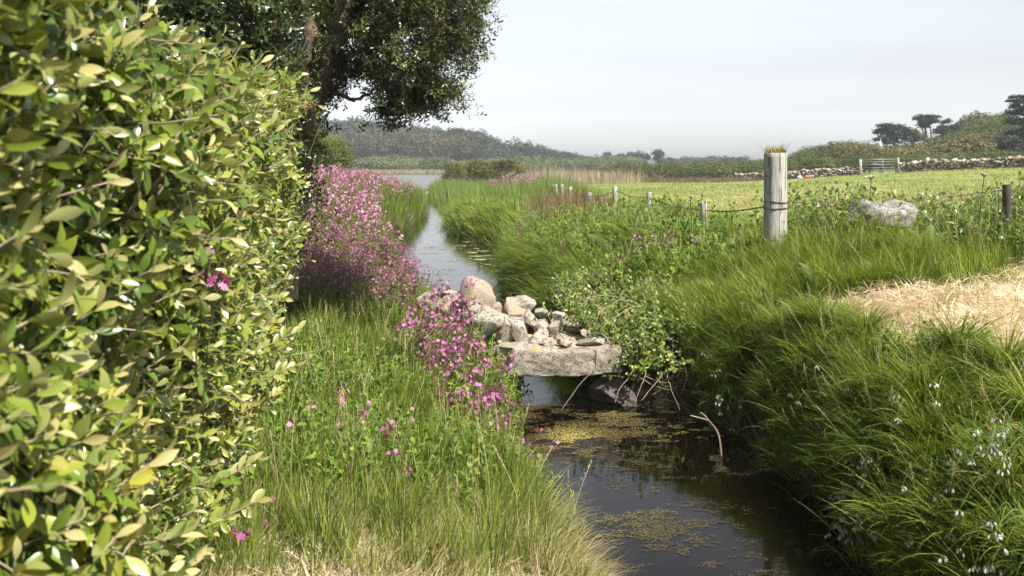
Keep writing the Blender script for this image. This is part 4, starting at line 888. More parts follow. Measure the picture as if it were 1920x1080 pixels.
# straw: mown hay
n = 60000; x = rng.uniform(2.1, 8, n); y = rng.uniform(3.2, 10.2, n); k = inpoly(x+.1*(n2(x, y, 5)-.5)*2, y, HAY); x, y = x[k], y[k]; n = len(x)
lump = n2(x, y, 5.5)*.10+n2(x, y, 14.)*.05
b_ = gpts(x, y, 0); b_[:, 2] += lump*rng.random(n)+.004
stuff(blades('mown_hay', b_, rng.uniform(.05, .16, n), np.full(n, .0040), rng.random(n)*6.28, rng.uniform(.7, 1.7, n), rng.uniform(1.2, 2.1, n), M['straw'], np.clip(rng.random(n)*.6+.9*n2(x, y, 4.)-.25, 0, 1), 3), 'pale mown dry grass spread over the ground right of the bank', 'hay')
x, y = scat(4200, 2.0, 6, 3.6, 9.4, lambda x, y: inhay(x, y) & ~(inhay(x-.22, y) & inhay(x-.1, y+.25)) & (n2(x, y, 4.) > .42))
stuff(tufts('sparse_grass', x, y, 8, .05, (.08, .24), .0045, PI, .3, (.0, .5), (.3, 1.3), M['grass'], 3), 'ragged grass thinning out into the edge of the mown hay')
x, y = scat(420, 2.6, 7, 3.4, 9.8, inhay)
stuff(tufts('sparse_grass', x, y, 9, .04, (.06, .17), .004, 0, .3, (.0, .5), (.2, 1.), M['grass'], 3), 'small green grass shoots growing through the mown hay')
n = 8000; x = rng.uniform(-1.2, .5, n); y = rng.uniform(2.5, 3.5, n); k = x < E(x, y)[0]; x, y = x[k], y[k]; n = len(x)
stuff(blades('dry_grass', gpts(x, y, .0)+np.stack([0*x, 0*x, rng.uniform(0, .03, n)], 1), rng.uniform(.04, .13, n), np.full(n, .003), rng.random(n)*6.28, rng.uniform(.9, 1.6, n), rng.uniform(1.1, 2., n), M['straw'], None, 3), 'trodden dry straw at the bottom edge of the photo', 'hay')

# ------------------------------------------------------------------ small leafy herbs, shrubs
herb = [sprig(9, .22, .045, .024, .5, False) for _ in range(3)]
def herbs(name, x, y, S, mat, label, dz=(-.02, .05), tilt=.25, temps=None, az=None, cat='herbs', kind='stuff', parent=None, stem='gstem', off=None):
    n = len(x); d = rng.normal(0, tilt, (n, 3)); d[:, 2] = 1
    if az is not None: d[:, 0] += az[0]; d[:, 1] += az[1]
    p = gpts(x, y, 0); p[:, 2] += rng.uniform(dz[0], dz[1], n)
    if off is not None: p = p-np.array(off)
    o = inst(name, temps or herb, [mat, M[stem]], frames(d, rng.random(n)*6.28), p, rng.uniform(S[0], S[1], n), None, parent)
    return tag(o, label, cat, kind=kind) if kind else o
x, y = scat(2600, -1.6, .5, 3.9, 9, lambda x, y: leftk(x, y) & (n2(x, y, 1.6) > .42))
herbs('leafy_herbs', x, y, (.5, 1.15), M['herb'], 'small leafy weeds growing through the left bank grass')
x, y = scat(2000, -2.1, .1, 6.8, 13, lambda x, y: (x < E(x, y)[0]+.05) & (x > E(x, y)[0]-1.0))
herbs('leafy_herbs', x, y, (.6, 1.2), M['bramble'], 'leafy undergrowth on the left bank beside the stone pile')
x, y = scat(2600, -.4, 2.8, 9, 18, lambda x, y: (x > E(x, y)[1]+.35) & (x < fencex(y)+.5))
herbs('leafy_herbs', x, y, (1., 2.), M['herb'], 'leafy weeds mixed into the grass of the right bank')
x, y = scat(1200, 3.0, 7.6, 8.9, 11.5, lambda x, y: ~inhay(x, y))
herbs('leafy_herbs', x, y, (1., 2.3), M['bramble'], 'tangled weeds and nettles along the field edge at the right')
x, y = scat(1500, 1.6, 2.8, 3.4, 7, lambda x, y: (x > E(x, y)[1]) & ~inhay(x, y) & (n2(x, y, 2.) > .5))
herbs('leafy_herbs', x, y, (.6, 1.2), M['herb'], 'patches of small weeds among the right bank tussocks')
# sorrel patch
x, y = scat(230, -.4, 2.2, 15, 24, lambda x, y: (960+F*x/y > 990) & (960+F*x/y < 1150) & (x < fencex(y)+.2))
stuff(tufts('sorrel_patch', x, y, 22, .2, (.5, .85), .014, 0, .2, (.0, .2), (.1, .6), M['sorrel'], 3), 'reddish brown flowering sorrel in front of the fence', 'sorrel')
x, y = scat(500, 10, 30, 70, 78, lambda x, y: (960+F*x/y > 1180) & (960+F*x/y < 1420))
stuff(tufts('sorrel_patch', x, y, 12, .4, (.3, .6), .04, 0, .2, (.0, .2), (.1, .6), M['sorrel'], 2), 'reddish weeds at the foot of the left end of the wall', 'sorrel')

# shrub over the right end of the bridge
br = [sprig(8, .20, .048, .026, .4, True, True, (.0, .75, 1.0, .8, 0)) for _ in range(3)]
sroot = empty('leafy_shrub', (1.3, 8.6, gz(1.3, 8.6)), 'leafy green shrub spilling over the right end of the granite slab', 'shrub'); so = Vector(sroot.location)
n = 4600; x = rng.uniform(.35, 2.3, n); y = rng.uniform(7.45, 10.0, n)
k = (x > np.interp(y, [7.4, 8.2, 9, 10.6], [.98, .62, .45, .7])) & (x < 1.5+.4*(y-7)); x, y = x[k], y[k]; n = len(x)
g = np.maximum(ground(x, y), .30); topz = np.interp(y, [7.4, 8, 9, 10.5], [.42, .55, .66, .72])+.16*(n2(x, y, 2.2)-.5)
z = np.maximum(g, topz)-rng.random(n)**1.5*.30
d = rng.normal(0, .5, (n, 3))+np.array([-.25, -.45, .75])
inst('foliage', br, [M['bramble'], M['cane']], frames(d, rng.random(n)*6.28), np.stack([x, y, z], 1)-np.array(so), rng.uniform(.7, 1.25, n), None, sroot)
t = T()
for i in range(46):
    a = Vector((random.uniform(1.0, 2.2), random.uniform(7.7, 9.6), .3)); b = a+Vector((random.uniform(-.5, .3), random.uniform(-.5, .1), random.uniform(.2, .5))); c_ = b+Vector((random.uniform(-.4, .3), -.15, random.uniform(-.25, .1)))
    tube_into(t, [p-so for p in curve_pts([a, b, c_], 5)], .004, 4)
link('stems', t.mesh('stems', [M['cane']], True), sroot)
for (px, py, Y) in ((1018, 572, 8.0), (1047, 560, 8.1), (1090, 590, 8.1), (1070, 575, 8.3)):   # long shoots of the shrub with a few leaves
    p = P(px, py, Y); q = p+Vector((.12, .1, -.22)); t = T(); cp = curve_pts([q+Vector((.2, .2, -.1)), q, p], 4); tube_into(t, [v-so for v in cp], .0035, 4, .8, 1)
    for j in range(3, len(cp)): leaf_into(t, cp[j]-so, rv(.5)+Vector((0, 0, .8)), (0, -1, .5), .045, .022, .1, tt=.9)
    link('shoot', t.mesh('shoot', [M['bramble'], M['cane']], rnd=.8), sroot)

# ------------------------------------------------------------------ hedge close to the camera
SH = (.0, .45, .85, 1.0, .75, 0)
hs_ = [sprig(random.choice((8, 9, 11)), random.uniform(.12, .2), .063, .023, 1., True, True, SH) for _ in range(6)]
hroot = empty('hedge_shrub', (-1.3, 3, .6), 'large hedge shrub with glossy green and pale buff-tipped leaves filling the left side', 'hedge'); ho = Vector(hroot.location)
def hedge_top(y): return np.interp(y, [.3, 1.2, 1.6, 2.5, 3.6, 4.7, 6.8], [2.8, 2.45, 2.26, 2.25, 2.32, 2.42, 2.52])
def hedge_face(y, z):
    w = (n2(y, z, 2.6, 3.)-.5)*.36+(n2(y, z, 5.3, 8.)-.5)*.08
    return hx(y)+w-.10*np.clip((z-1.8), 0, 2)**1.5-.24*np.clip(1.25-z, 0, 1)-.10*np.clip(y-4.5, 0, 3)-.9*np.clip(y-6.3, 0, 1)**1.4+np.where(y < 1.3, .0, 0)
n = 8000; y = .55*(6.8/.55)**rng.random(n)**.85; z = .35+rng.random(n)*(hedge_top(y)-.35)
dep = rng.random(n)**2.4*.38; x = hedge_face(y, z)-.12-dep
d = np.stack([rng.normal(.75, .45, n), rng.normal(-.25, .5, n), rng.normal(.55, .5, n)], 1); S = rng.uniform(.6, 1.3, n)*np.interp(y, [.6, 1.6, 3], [.9, 1., 1.])
k = np.hypot(x, y) > .70; x, y, z, d, S, dep = x[k], y[k], z[k], d[k], S[k], dep[k]; n = len(x)
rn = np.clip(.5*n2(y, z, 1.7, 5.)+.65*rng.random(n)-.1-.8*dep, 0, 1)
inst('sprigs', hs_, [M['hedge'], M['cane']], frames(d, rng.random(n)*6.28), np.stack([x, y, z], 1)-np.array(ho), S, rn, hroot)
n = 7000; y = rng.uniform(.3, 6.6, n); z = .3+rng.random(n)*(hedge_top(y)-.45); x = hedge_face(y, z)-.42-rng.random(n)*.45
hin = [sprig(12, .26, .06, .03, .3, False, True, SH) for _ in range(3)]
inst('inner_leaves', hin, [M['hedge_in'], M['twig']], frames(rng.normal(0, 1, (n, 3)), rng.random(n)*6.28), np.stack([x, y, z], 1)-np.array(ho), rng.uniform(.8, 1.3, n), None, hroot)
t = T()
for i in range(90):
    y0 = random.uniform(.6, 4.8); z1 = random.uniform(.9, float(hedge_top(y0))); f = float(hedge_face(np.array([y0]), np.array([z1]))[0])
    a = Vector((f-1.0, y0+random.uniform(-.3, .3), .3)); c_ = Vector((f-.08, y0+random.uniform(-.1, .1), z1)); b = (a+c_)/2+Vector((-.1, 0, .15))
    cp = curve_pts([a, b, c_], 6); tube_into(t, [v-ho for v in cp], [.012*(1-.75*j/len(cp)) for j in range(len(cp))], 5)
for i in range(130):   # bare and leafless twigs at the surface of the hedge
    y0 = random.uniform(2., 6.2); z1 = random.uniform(.7, float(hedge_top(y0))); f = float(hedge_face(np.array([y0]), np.array([z1]))[0])
    a = Vector((f-.3, y0, z1-.1)); c_ = a+Vector((random.uniform(.2, .33), random.uniform(-.2, .2), random.uniform(-.05, .3)))
    cp = curve_pts([a, (a+c_)/2+rv(.035), c_], 4); tube_into(t, [v-ho for v in cp], .0022, 4)
    b = cp[5]; tube_into(t, [b-ho, b+rv(.05)+Vector((.05, 0, .04))-ho], .0017, 3)
link('branches', t.mesh('branches', [M['twig']], True), hroot)
for px, py, Y, dx in ((556, 622, 3.6, .35), (538, 690, 3.5, .3), (540, 430, 4.4, .3), (530, 560, 4.2, .25), (480, 940, 2.9, .3), (470, 870, 2.9, .25), (520, 740, 3.6, .3)):
    p = P(px, py, Y); a = p+Vector((-dx, .02, -dx*.35)); t = T(); cp = curve_pts([a, (a+p)/2+Vector((0, 0, -.02)), p], 5); tube_into(t, [v-ho for v in cp], .0035, 5, .7, 1)
    for j in range(2, len(cp)):
        for s_ in (-1, 1): leaf_into(t, cp[j]-ho, Vector((.55, s_*.4, .5*s_+.4))+rv(.2), Vector((0, -1, .6))+rv(.2), random.uniform(.04, .06), .021, .15, SH, tt=.4+.6*j/len(cp)+random.uniform(-.3, .1))
    link('shoot', t.mesh('shoot', [M['hedge'], M['cane']], rnd=random.uniform(.4, .9)), hroot)

# ------------------------------------------------------------------ leaning tree with a hanging crown
tr_b = P(528, 440, 7.6); tz0 = gz(tr_b.x, tr_b.y)
troot = empty('leaning_tree', (tr_b.x, tr_b.y, tz0), 'dark evergreen tree leaning out over the flowers with a mossy trunk and hanging crown', 'tree'); to = Vector(troot.location)
def limb(t, pts, r0, r1, n=9, wob=.012):
    cp = curve_pts([P(*p)-to for p in pts], 6); N = len(cp); k = len(t.v)
    cp = [c+rv(wob) if 0 < i < N-1 else c for i, c in enumerate(cp)]
    tube_into(t, cp, [(r0+(r1-r0)*(i/(N-1)))*random.uniform(.88, 1.14) for i in range(N)], n); return cp
t = T(); P0 = (528, 520, 7.6)
trunk_pts = [(520, 560, 7.6), (530, 420, 7.6), (552, 330, 7.6), (566, 240, 7.55), (590, 160, 7.5), (602, 95, 7.4), (640, 30, 7.3), (700, -60, 7.2)]
limb(t, trunk_pts, .16, .075, 14, .02)
limb(t, [(535, 400, 7.7), (540, 300, 7.8), (545, 200, 7.9), (530, 90, 8), (500, -40, 8)], .11, .06, 10)
limb(t, [(556, 310, 7.6), (575, 235, 7.3), (560, 150, 7.1), (575, 60, 7.0), (560, -40, 7)], .08, .05, 10)
link('trunk', t.mesh('trunk', [M['bark']], True), troot)
limbs = []
for pts, r0, r1 in (([(598, 110, 7.45), (650, 65, 7.3), (720, 55, 7.2), (800, 40, 7.1), (860, 60, 7.0)], .055, .012), ([(592, 150, 7.5), (640, 110, 7.7), (700, 95, 7.9), (760, 120, 8), (820, 150, 8)], .045, .01),
                    ([(575, 220, 7.55), (605, 180, 7.6), (640, 178, 7.6), (665, 188, 7.6), (700, 168, 7.6), (740, 150, 7.6)], .026, .008), ([(640, 110, 7.7), (690, 130, 7.5), (725, 170, 7.4), (745, 215, 7.4)], .02, .005),
                    ([(720, 55, 7.2), (760, 110, 7.1), (790, 160, 7.1), (800, 200, 7.1)], .02, .005), ([(640, 30, 7.3), (720, 0, 7.5), (800, -20, 7.7), (870, 0, 7.8)], .05, .012), ([(602, 95, 7.4), (570, 60, 7.0), (540, 50, 6.8), (510, 60, 6.6)], .03, .008)):
    t = T(); limbs += limb(t, pts, r0, r1, 8, .012); link('limb', t.mesh('limb', [M['bark']], True), troot)
LB = np.array([tuple(v) for v in limbs])
CAN = [(545, -160), (880, -200), (900, -60), (885, 20), (893, 62), (872, 105), (868, 150), (852, 188), (812, 180), (800, 212), (792, 226), (762, 238), (745, 262), (722, 232), (722, 205), (690, 160), (650, 150), (622, 190), (600, 215), (585, 250), (565, 260), (548, 200)]
def in_can(n, poly, Y0, Y1, x0, x1, y0, y1):
    px = rng.uniform(x0, x1, n); py = rng.uniform(y0, y1, n); k = inpoly(px, py, poly); px, py = px[k], py[k]; Y = rng.uniform(Y0, Y1, len(px)); return px, py, Y
px, py, Y = in_can(225, CAN, 6.7, 8.7, 540, 900, -200, 265)
gap = ((((px-665)/38)**2+((py-208)/26)**2) > 1) & ((((px-665)/22)**2+((py-140)/16)**2) > 1) & ((((px-742)/16)**2+((py-92)/10)**2) > 1) & ~((py > 20) & (Y < 7.7) & (np.abs(px-np.interp(py, [30, 95, 160, 240, 330], [640, 602, 590, 566, 552])) < 26)); px, py, Y = px[gap], py[gap], Y[gap]; py = py-np.clip(py-150, 0, 100)*.2
C = np.stack([(px-960)*Y/F, Y, CZ-(py-HZ)*Y/F], 1)-np.array(to)
tw = T(); Lp, Ld = [], []
for c in C:
    j = np.argmin(((LB-c)**2).sum(1)+.15*rng.random(len(LB))); a = Vector(LB[j]); b = Vector(c); m_ = (a+b)/2+rv(.05)
    cp = curve_pts([a, m_, b], 4); tube_into(tw, cp, [.009*(1-.7*i/len(cp)) for i in range(len(cp))], 4)
    for q in range(5):
        e = b+Vector((random.gauss(0, .11), random.gauss(0, .16), random.gauss(-.02, .09))); cp2 = curve_pts([m_.lerp(b, random.uniform(.4, 1)), (m_+b+e)/3+rv(.03), e], 3); tube_into(tw, cp2, .003, 3)
        for v in cp2[1:]:
            for _ in range(3): Lp.append(tuple(v+rv(.035))); Ld.append(tuple((e-b).normalized()*.4+rv(.5)+Vector((.15, -.1, .2))))
link('twigs', tw.mesh('twigs', [M['twig']]), troot)
ev = [sprig(6, .085, .042, .016, .6, True, True, SH) for _ in range(4)]
Lp, Ld = np.array(Lp), np.array(Ld); n = len(Lp)
inst('crown', ev, [M['evergreen'], M['twig']], frames(Ld, rng.random(n)*6.28), Lp, rng.uniform(.7, 1.25, n), None, troot)
# leaves clothing the trunk (ivy-like growth) down to the flowers
n = 1900; u = rng.random(n)**1.1; tp = np.array([tuple(P(*p)) for p in [(540, 470, 7.4), (550, 350, 7.35), (555, 260, 7.35), (560, 170, 7.3), (540, 60, 7.2), (520, -60, 7.2)]])
q = np.stack([np.interp(u, np.linspace(0, 1, 6), tp[:, i]) for i in range(3)], 1)+rng.normal(0, 1, (n, 3))*np.array([.13, .2, .1])-np.array([.06, 0, 0])-np.array(to)
inst('trunk_shoots', ev, [M['evergreen'], M['twig']], frames(rng.normal(0, .6, (n, 3))+np.array([.3, -.3, .4]), rng.random(n)*6.28), q, rng.uniform(.8, 1.4, n), None, troot)
t = T(); cp = curve_pts([P(575, 300, 7.0)-to, P(590, 262, 7.0)-to, P(600, 235, 7.0)-to, P(608, 215, 7.0)-to], 4); tube_into(t, cp, .004, 4, .3, 1)
for j, v in enumerate(cp[2:]): leaf_into(t, v, Vector((random.choice((-1, 1))*.8, 0, .5))+rv(.1), (0, -1, .2), .055, .02, .1, SH, tt=.1)
link('shoot', t.mesh('shoot', [M['evergreen'], M['twig']], rnd=.2), troot)
for pts in ([(700, 215, 7.3), (683, 245, 7.3)], [(880, 150, 7), (905, 138, 7)], [(838, 190, 7), (868, 203, 7)], [(850, 205, 7.1), (886, 196, 7.1)], [(560, 190, 7.2), (600, 105, 7)], [(540, 215, 7.0), (600, 190, 7)]):
    t = T(); limb(t, pts, .0045, .0025, 4, .004); link('bare_twig', t.mesh('bare_twig', [M['twig']]), troot)

# dark evergreen shrub behind and above the hedge
eroot = empty('evergreen_shrub', (-2.2, 5.6, gz(-2.2, 5.6)), 'dark evergreen bush overhanging the hedge at the top left with sunlit leaf edges', 'shrub'); eo = Vector(eroot.location)
ep = [(-200, -260), (540, -260), (560, -20), (540, 60), (545, 120), (530, 230), (510, 300), (430, 260), (180, 190), (60, 140), (-200, 200)]
px, py, Y = in_can(9500, ep, 0, 1, -200, 580, -260, 300); n = len(px); Y = np.interp(px, [100, 560], [4.6, 6.0])+rng.random(n)**1.6*1.2-.25*(n2(px*.02, py*.02, 1.3)-.5)*2
q = np.stack([(px-960)*Y/F, Y, CZ-(py-HZ)*Y/F], 1)-np.array(eo)
ev2 = [sprig(9, .13, .052, .022, .6, True, True, SH) for _ in range(4)]
inst('crown', ev2, [M['evergreen'], M['twig']], frames(rng.normal(0, .7, (n, 3))+np.array([.5, -.25, .35]), rng.random(n)*6.28), q, rng.uniform(.8, 1.3, n), np.clip(rng.random(n)*.8+.4*(n2(px*.02, py*.02, .9)-.5), 0, 1), eroot)
t = T()
for i in range(26):
    a = Vector((random.uniform(-.5, .5), random.uniform(-.2, .6), -.2)); c_ = Vector(q[random.randrange(n)]); cp = curve_pts([a, (a+c_)/2+Vector((.1, .1, .3)), c_], 5); tube_into(t, cp, [.035*(1-.8*j/len(cp)) for j in range(len(cp))], 6)
link('branches', t.mesh('branches', [M['bark']], True), eroot)

# ------------------------------------------------------------------ pink campion
def flower_t(sc=1., seed=0):
    """one campion flower along +z: swollen calyx and five notched petals"""
    r = random.Random(seed); t = T(); vs = []; L = .013*sc
    prof = [(0, .0012), (.3, .0032), (.7, .0034), (1, .0018)]
    for u, w in prof:
        for k in range(5): a = k*2*PI/5; vs.append((math.cos(a)*w*sc, math.sin(a)*w*sc, u*L))
    t.add(vs, [(i*5+k, i*5+(k+1) % 5, (i+1)*5+(k+1) % 5, (i+1)*5+k) for i in range(3) for k in range(5)], .5, 1)
    for k in range(5):
        a = k*2*PI/5+r.uniform(-.1, .1); o = Vector((math.cos(a), math.sin(a), 0)); s = Vector((-math.sin(a), math.cos(a), 0)); z = Vector((0, 0, 1)); b = z*L; R = .0115*sc*r.uniform(.85, 1.1)
        m_ = b+o*R*.45+z*.001; t.add([b, m_-s*R*.28, b+o*R*.75-z*.0004+z*r.uniform(-.002, .002), m_+s*R*.28, b+o*R-s*R*.36, b+o*R+s*R*.36], [(0, 1, 2, 3), (1, 4, 2), (3, 2, 5)], r.random(), 0)
    return t
FL = [flower_t(1.15, i) for i in range(4)]
for f in FL: f.bake()
def put(t, tm, loc, d, s, m_off=0, tt=None):
    R = frames(np.array([tuple(d)], float), np.array([random.random()*6.28]))[0]; V = tm.V*s@R.T+np.array(tuple(loc))
    b = len(t.v); t.v += [tuple(v) for v in V]; i = 0
    for n in tm.S: t.f.append(tuple(int(q)+b for q in tm.L[i:i+n])); i += n
    t.m += [int(m)+m_off for m in tm.M]; t.tt += list(tm.TT)
def head_points(H, nf, spread, lean):
    pts = []
    for i in range(nf):
        u = 1-.30*random.random()**1.5; a = random.random()*6.28
        pts.append((Vector((lean.x*u*u, lean.y*u*u, H*u)), Vector((math.cos(a), math.sin(a), random.uniform(-.1, .9)))))
    return pts
def campion_parts(H, lean, nf, spread=.03):
    st, lv, fl = T(), T(), []
    cp = [Vector((lean.x*u*u, lean.y*u*u, H*u)) for u in np.linspace(0, 1, 7)]; tube_into(st, cp, [.0026-.0012*i/6 for i in range(7)], 5)
    for u in (.12, .3, .48, .66):
        c = Vector((lean.x*u*u, lean.y*u*u, H*u)); a = random.random()*3
        for s_ in (0, PI): leaf_into(lv, c, (math.cos(a+s_), math.sin(a+s_), .6), (0, 0, 1), random.uniform(.04, .065)*(1.15-u*.6), .02*(1.2-u*.6), .4, (0, .9, 1, .6, 0), tt=random.random())
    for c, d in head_points(H, nf, spread, lean):
        e = c+d.normalized()*random.uniform(.4, 1)*spread+Vector((0, 0, random.uniform(0, .012))); tube_into(st, [c, e], .0009, 3)
        fl.append((e, (d+Vector((0, 0, .15))).normalized()))
    return st, lv, fl
VAR = []
for i in range(8):
    H = 1.0; nf = random.choice((7, 9, 12)); VAR.append((random.uniform(.38, .62), nf))
def campion(px, py, Y, H, leanx, nf, label=None, group=None, leany=-.03, merged=False, spread=.034):
    """py/px = flower head position"""
    top = P(px, py, Y); bx, by = top.x-leanx, Y-leany; g = gz(bx, by)
    g = max(g, .02)
    H = top.z-g if H is None else H
    H = max(H, .12); st, lv, fl = campion_parts(H, Vector((leanx, leany, 0)), nf, spread)
    root = empty('campion_plant', (bx, by, top.z-H), label, 'wildflower', group)
    link('stem', st.mesh('stem', [M['cstem']]), root); link('leaves', lv.mesh('leaves', [M['cleaf']], rnd=random.random()), root)
    for e, d in fl:
        t = T(); put(t, random.choice(FL), (0, 0, 0), d, random.uniform(.85, 1.2)); link('flower', t.mesh('flower', [M['petal'], M['calyx']], rnd=min(1, max(0, random.gauss(.5, .3)))), root, e)
    return root
near = [(640, 740, 4.6, 12, 'tall campion with the fullest pink head, leftmost of the near left bank ones'), (643, 798, 4.5, 9, 'dark pink campion head just below the fullest one'), (690, 760, 4.6, 6, 'campion with a small pink head right of the fullest one'),
        (676, 797, 4.7, 5, 'campion with a few pink flowers between two taller heads on the left bank'), (733, 797, 4.5, 10, 'campion with a long slanting pink head in the middle of the left bank grass'), (717, 820, 4.4, 6, 'campion low beside the long slanting pink head'),
        (735, 855, 4.2, 8, 'campion with star-like pale pink flowers above the upright grass'), (762, 880, 4.1, 7, 'campion just right of the star-flowered one'), (762, 905, 4.2, 3, 'tiny campion bud cluster low in the upright grass'), (712, 915, 4.1, 2, 'single small pink campion flower low in the left bank grass'),
        (610, 905, 4.0, 3, 'small dark campion head near the bottom of the left bank'), (585, 757, 4.9, 4, 'faded dusky campion left of the fullest pink head'), (772, 768, 5.0, 3, 'pale pinkish-white campion in the open grass'), (540, 797, 4.4, 4, 'campion half hidden at the hedge edge'), (516, 935, 3.6, 3, 'small pink campion beside the hedge near the bottom'),
        (508, 968, 3.5, 2, 'pink campion bud by the hedge, lower of two'), (655, 868, 4.2, 3, 'dusky campion buds in the grass under the fullest head'), (797, 665, 5.4, 4, 'campion with small flowers high on the near left bank')]
for px, py, Y, nf, lab in near: campion(px, py, Y, None, random.uniform(.02, .07), nf, lab)
campion(412, 525, 2.2, .35, .05, 9, 'soft-focus pink campion poking out of the hedge', spread=.02); campion(398, 480, 2.2, .3, .05, 5, 'dusky campion bud above the pink one in the hedge', spread=.015); campion(455, 1003, 2.6, None, .05, 6, 'pink campion in front of the hedge at the bottom', spread=.015)
for px, py, Y, nf, lab in ((1022, 812, 6.0, 8, 'campion reaching furthest right over the dark water but one'), (1052, 828, 5.9, 9, 'campion head hanging furthest out over the dark water')): campion(px, py, Y, .5, .42, nf, lab, leany=.05, spread=.03)
G1 = 'pink campions spilling over the left end of the stone bridge'
cl = []
for i in range(104):
    u = random.random(); px = np.interp(u, [0, .25, .5, .75, 1], [825, 838, 862, 905, 955])+random.gauss(0, 28+14*math.sin(u*PI)); py = 545+u*275+random.gauss(0, 12); cl.append((px, py))
def clump_where(px, py):
    a = 'beside the tall tan boulder' if py < 590 else 'beside the lichen-spotted stones' if py < 655 else 'before the left end of the slab' if py < 715 else 'hanging toward the water below the slab' if py < 770 else 'lowest over the water'
    return 'pink campion '+a+(', right side of clump' if px > np.interp(py, [545, 600, 700, 820], [835, 850, 885, 945]) else ', left side of clump')
for px, py in cl:
    Y = float(np.interp(py, [540, 650, 820], [7.2, 6.5, 5.6]))+random.uniform(-.25, .2)
    campion(px, py, Y, random.uniform(.35, .55), random.uniform(.08, .26), random.choice((12, 15, 18)), clump_where(px, py), G1, spread=.05)
G2 = 'dusky campions standing against the bright water behind the boulder'
for px, py in ((770, 475), (782, 495), (795, 500), (812, 508), (828, 512), (838, 520), (800, 520), (785, 530), (815, 530), (770, 520), (755, 510), (838, 535), (825, 540), (745, 495)):
    campion(px, py, random.uniform(8.6, 10.5), None, random.uniform(-.02, .06), 5, 'dusky campion standing against the bright water behind the tall boulder', G2, spread=.045)
G3 = 'pink campions in the grass left of the big post'
for px, py in ((1195, 448), (1204, 455), (1222, 440), (1232, 452), (1248, 438), (1256, 447), (1270, 452), (1212, 462), (1300, 440), (1306, 450), (1165, 475), (1190, 440), (1240, 462), (1262, 436)):
    campion(px, py, random.uniform(9.3, 10.4), None, random.uniform(-.03, .05), 9, 'pink campion in the grass left of the big post', G3, spread=.05)
campion(1562, 374, 8.8, None, .03, 7, 'pink campion between the big post and the boulder, upper one', spread=.05); campion(1547, 388, 8.8, None, .02, 6, 'pink campion between the big post and the boulder, lower one', spread=.05)
G4 = 'pale lilac campions on the grass mound across the stream'
for px, py in ((1060, 455), (1050, 448), (1097, 440), (1108, 434), (1120, 425), (1090, 446), (1055, 462), (980, 420), (972, 430), (1030, 472)):
    campion(px, py, random.uniform(11.5, 14), None, 0, 7, 'pale lilac campion on the grass mound across the stream', G4, spread=.06)

# mass of campions on the left bank: nobody could count it
def campion_lod(seed, nf=12, H=1., s=2.0, lump=.08):
    r = random.Random(seed); t = T(); tube_into(t, [(0, 0, 0), (.01, 0, .5), (.02, 0, .95)], .004, 3, .5, 2)
    for i in range(14):
        u = r.uniform(.1, .9); a = r.random()*6.28; leaf_into(t, (0, 0, u), (math.cos(a), math.sin(a), .5), (0, 0, 1), .09, .035, .4, (0, 1, .6, 0), tt=r.random(), m=3)
    for i in range(nf):
        u = 1-.38*r.random()**1.4; a = r.random()*6.28; q = r.uniform(.2, 1)*lump; put(t, FL[i % 4], (math.cos(a)*q, math.sin(a)*q, u), Vector((math.cos(a), math.sin(a), r.uniform(0, 1))), s*r.uniform(.8, 1.2))
    return t
def campion_mass(name, label, x, y, H, s, lump=.08, nf=12, rnd=None):
    ts = [campion_lod(i, nf, 1, s, lump) for i in range(5)]; n = len(x); hh = rng.uniform(H[0], H[1], n)
    d = np.stack([rng.normal(.08, .1, n), rng.normal(0, .1, n), np.ones(n)], 1)
    return tag(inst(name, ts, [M['petal'], M['calyx'], M['cstem'], M['cleaf']], frames(d, rng.random(n)*6.28), gpts(x, y), np.stack([hh**.4, hh**.4, hh], 1), np.clip(rng.normal(.55, .3, n), 0, 1) if rnd is None else rnd), label, 'wildflowers', kind='stuff')
x, y = scat(1750, -4.2, -1.0, 8.0, 13.5, lambda x, y: (960+F*x/y > 530) & (x < E(x, y)[0]-.15) & (960+F*x/y < 775) & (n2(x, y, 1.3, 4.) > .30))
campion_mass('campion_patch', 'mass of magenta pink campions on the near part of the left bank flower bed', x, y, (.40, .66), 1.2, .07, 9, np.clip(rng.normal(.35, .3, len(x)), 0, 1))
x, y = scat(2500, -8.5, -1.6, 13, 34, lambda x, y: (960+F*x/y > 520) & (x < E(x, y)[0]-.15-.004*y))
campion_mass('campion_patch', 'mass of lighter pink campions stretching away along the left bank', x, y, (.55, .88), 2.0, .10, 8, np.clip(rng.normal(.75, .25, len(x)), 0, 1))
x, y = scat(60, -2.2, 1.5, 48, 62, lambda x, y: (x > -1.5))
campion_mass('campion_patch', 'pale pink flowers in front of the dark lakeside bush', x, y, (.6, .9), 4.0, .2, 12)

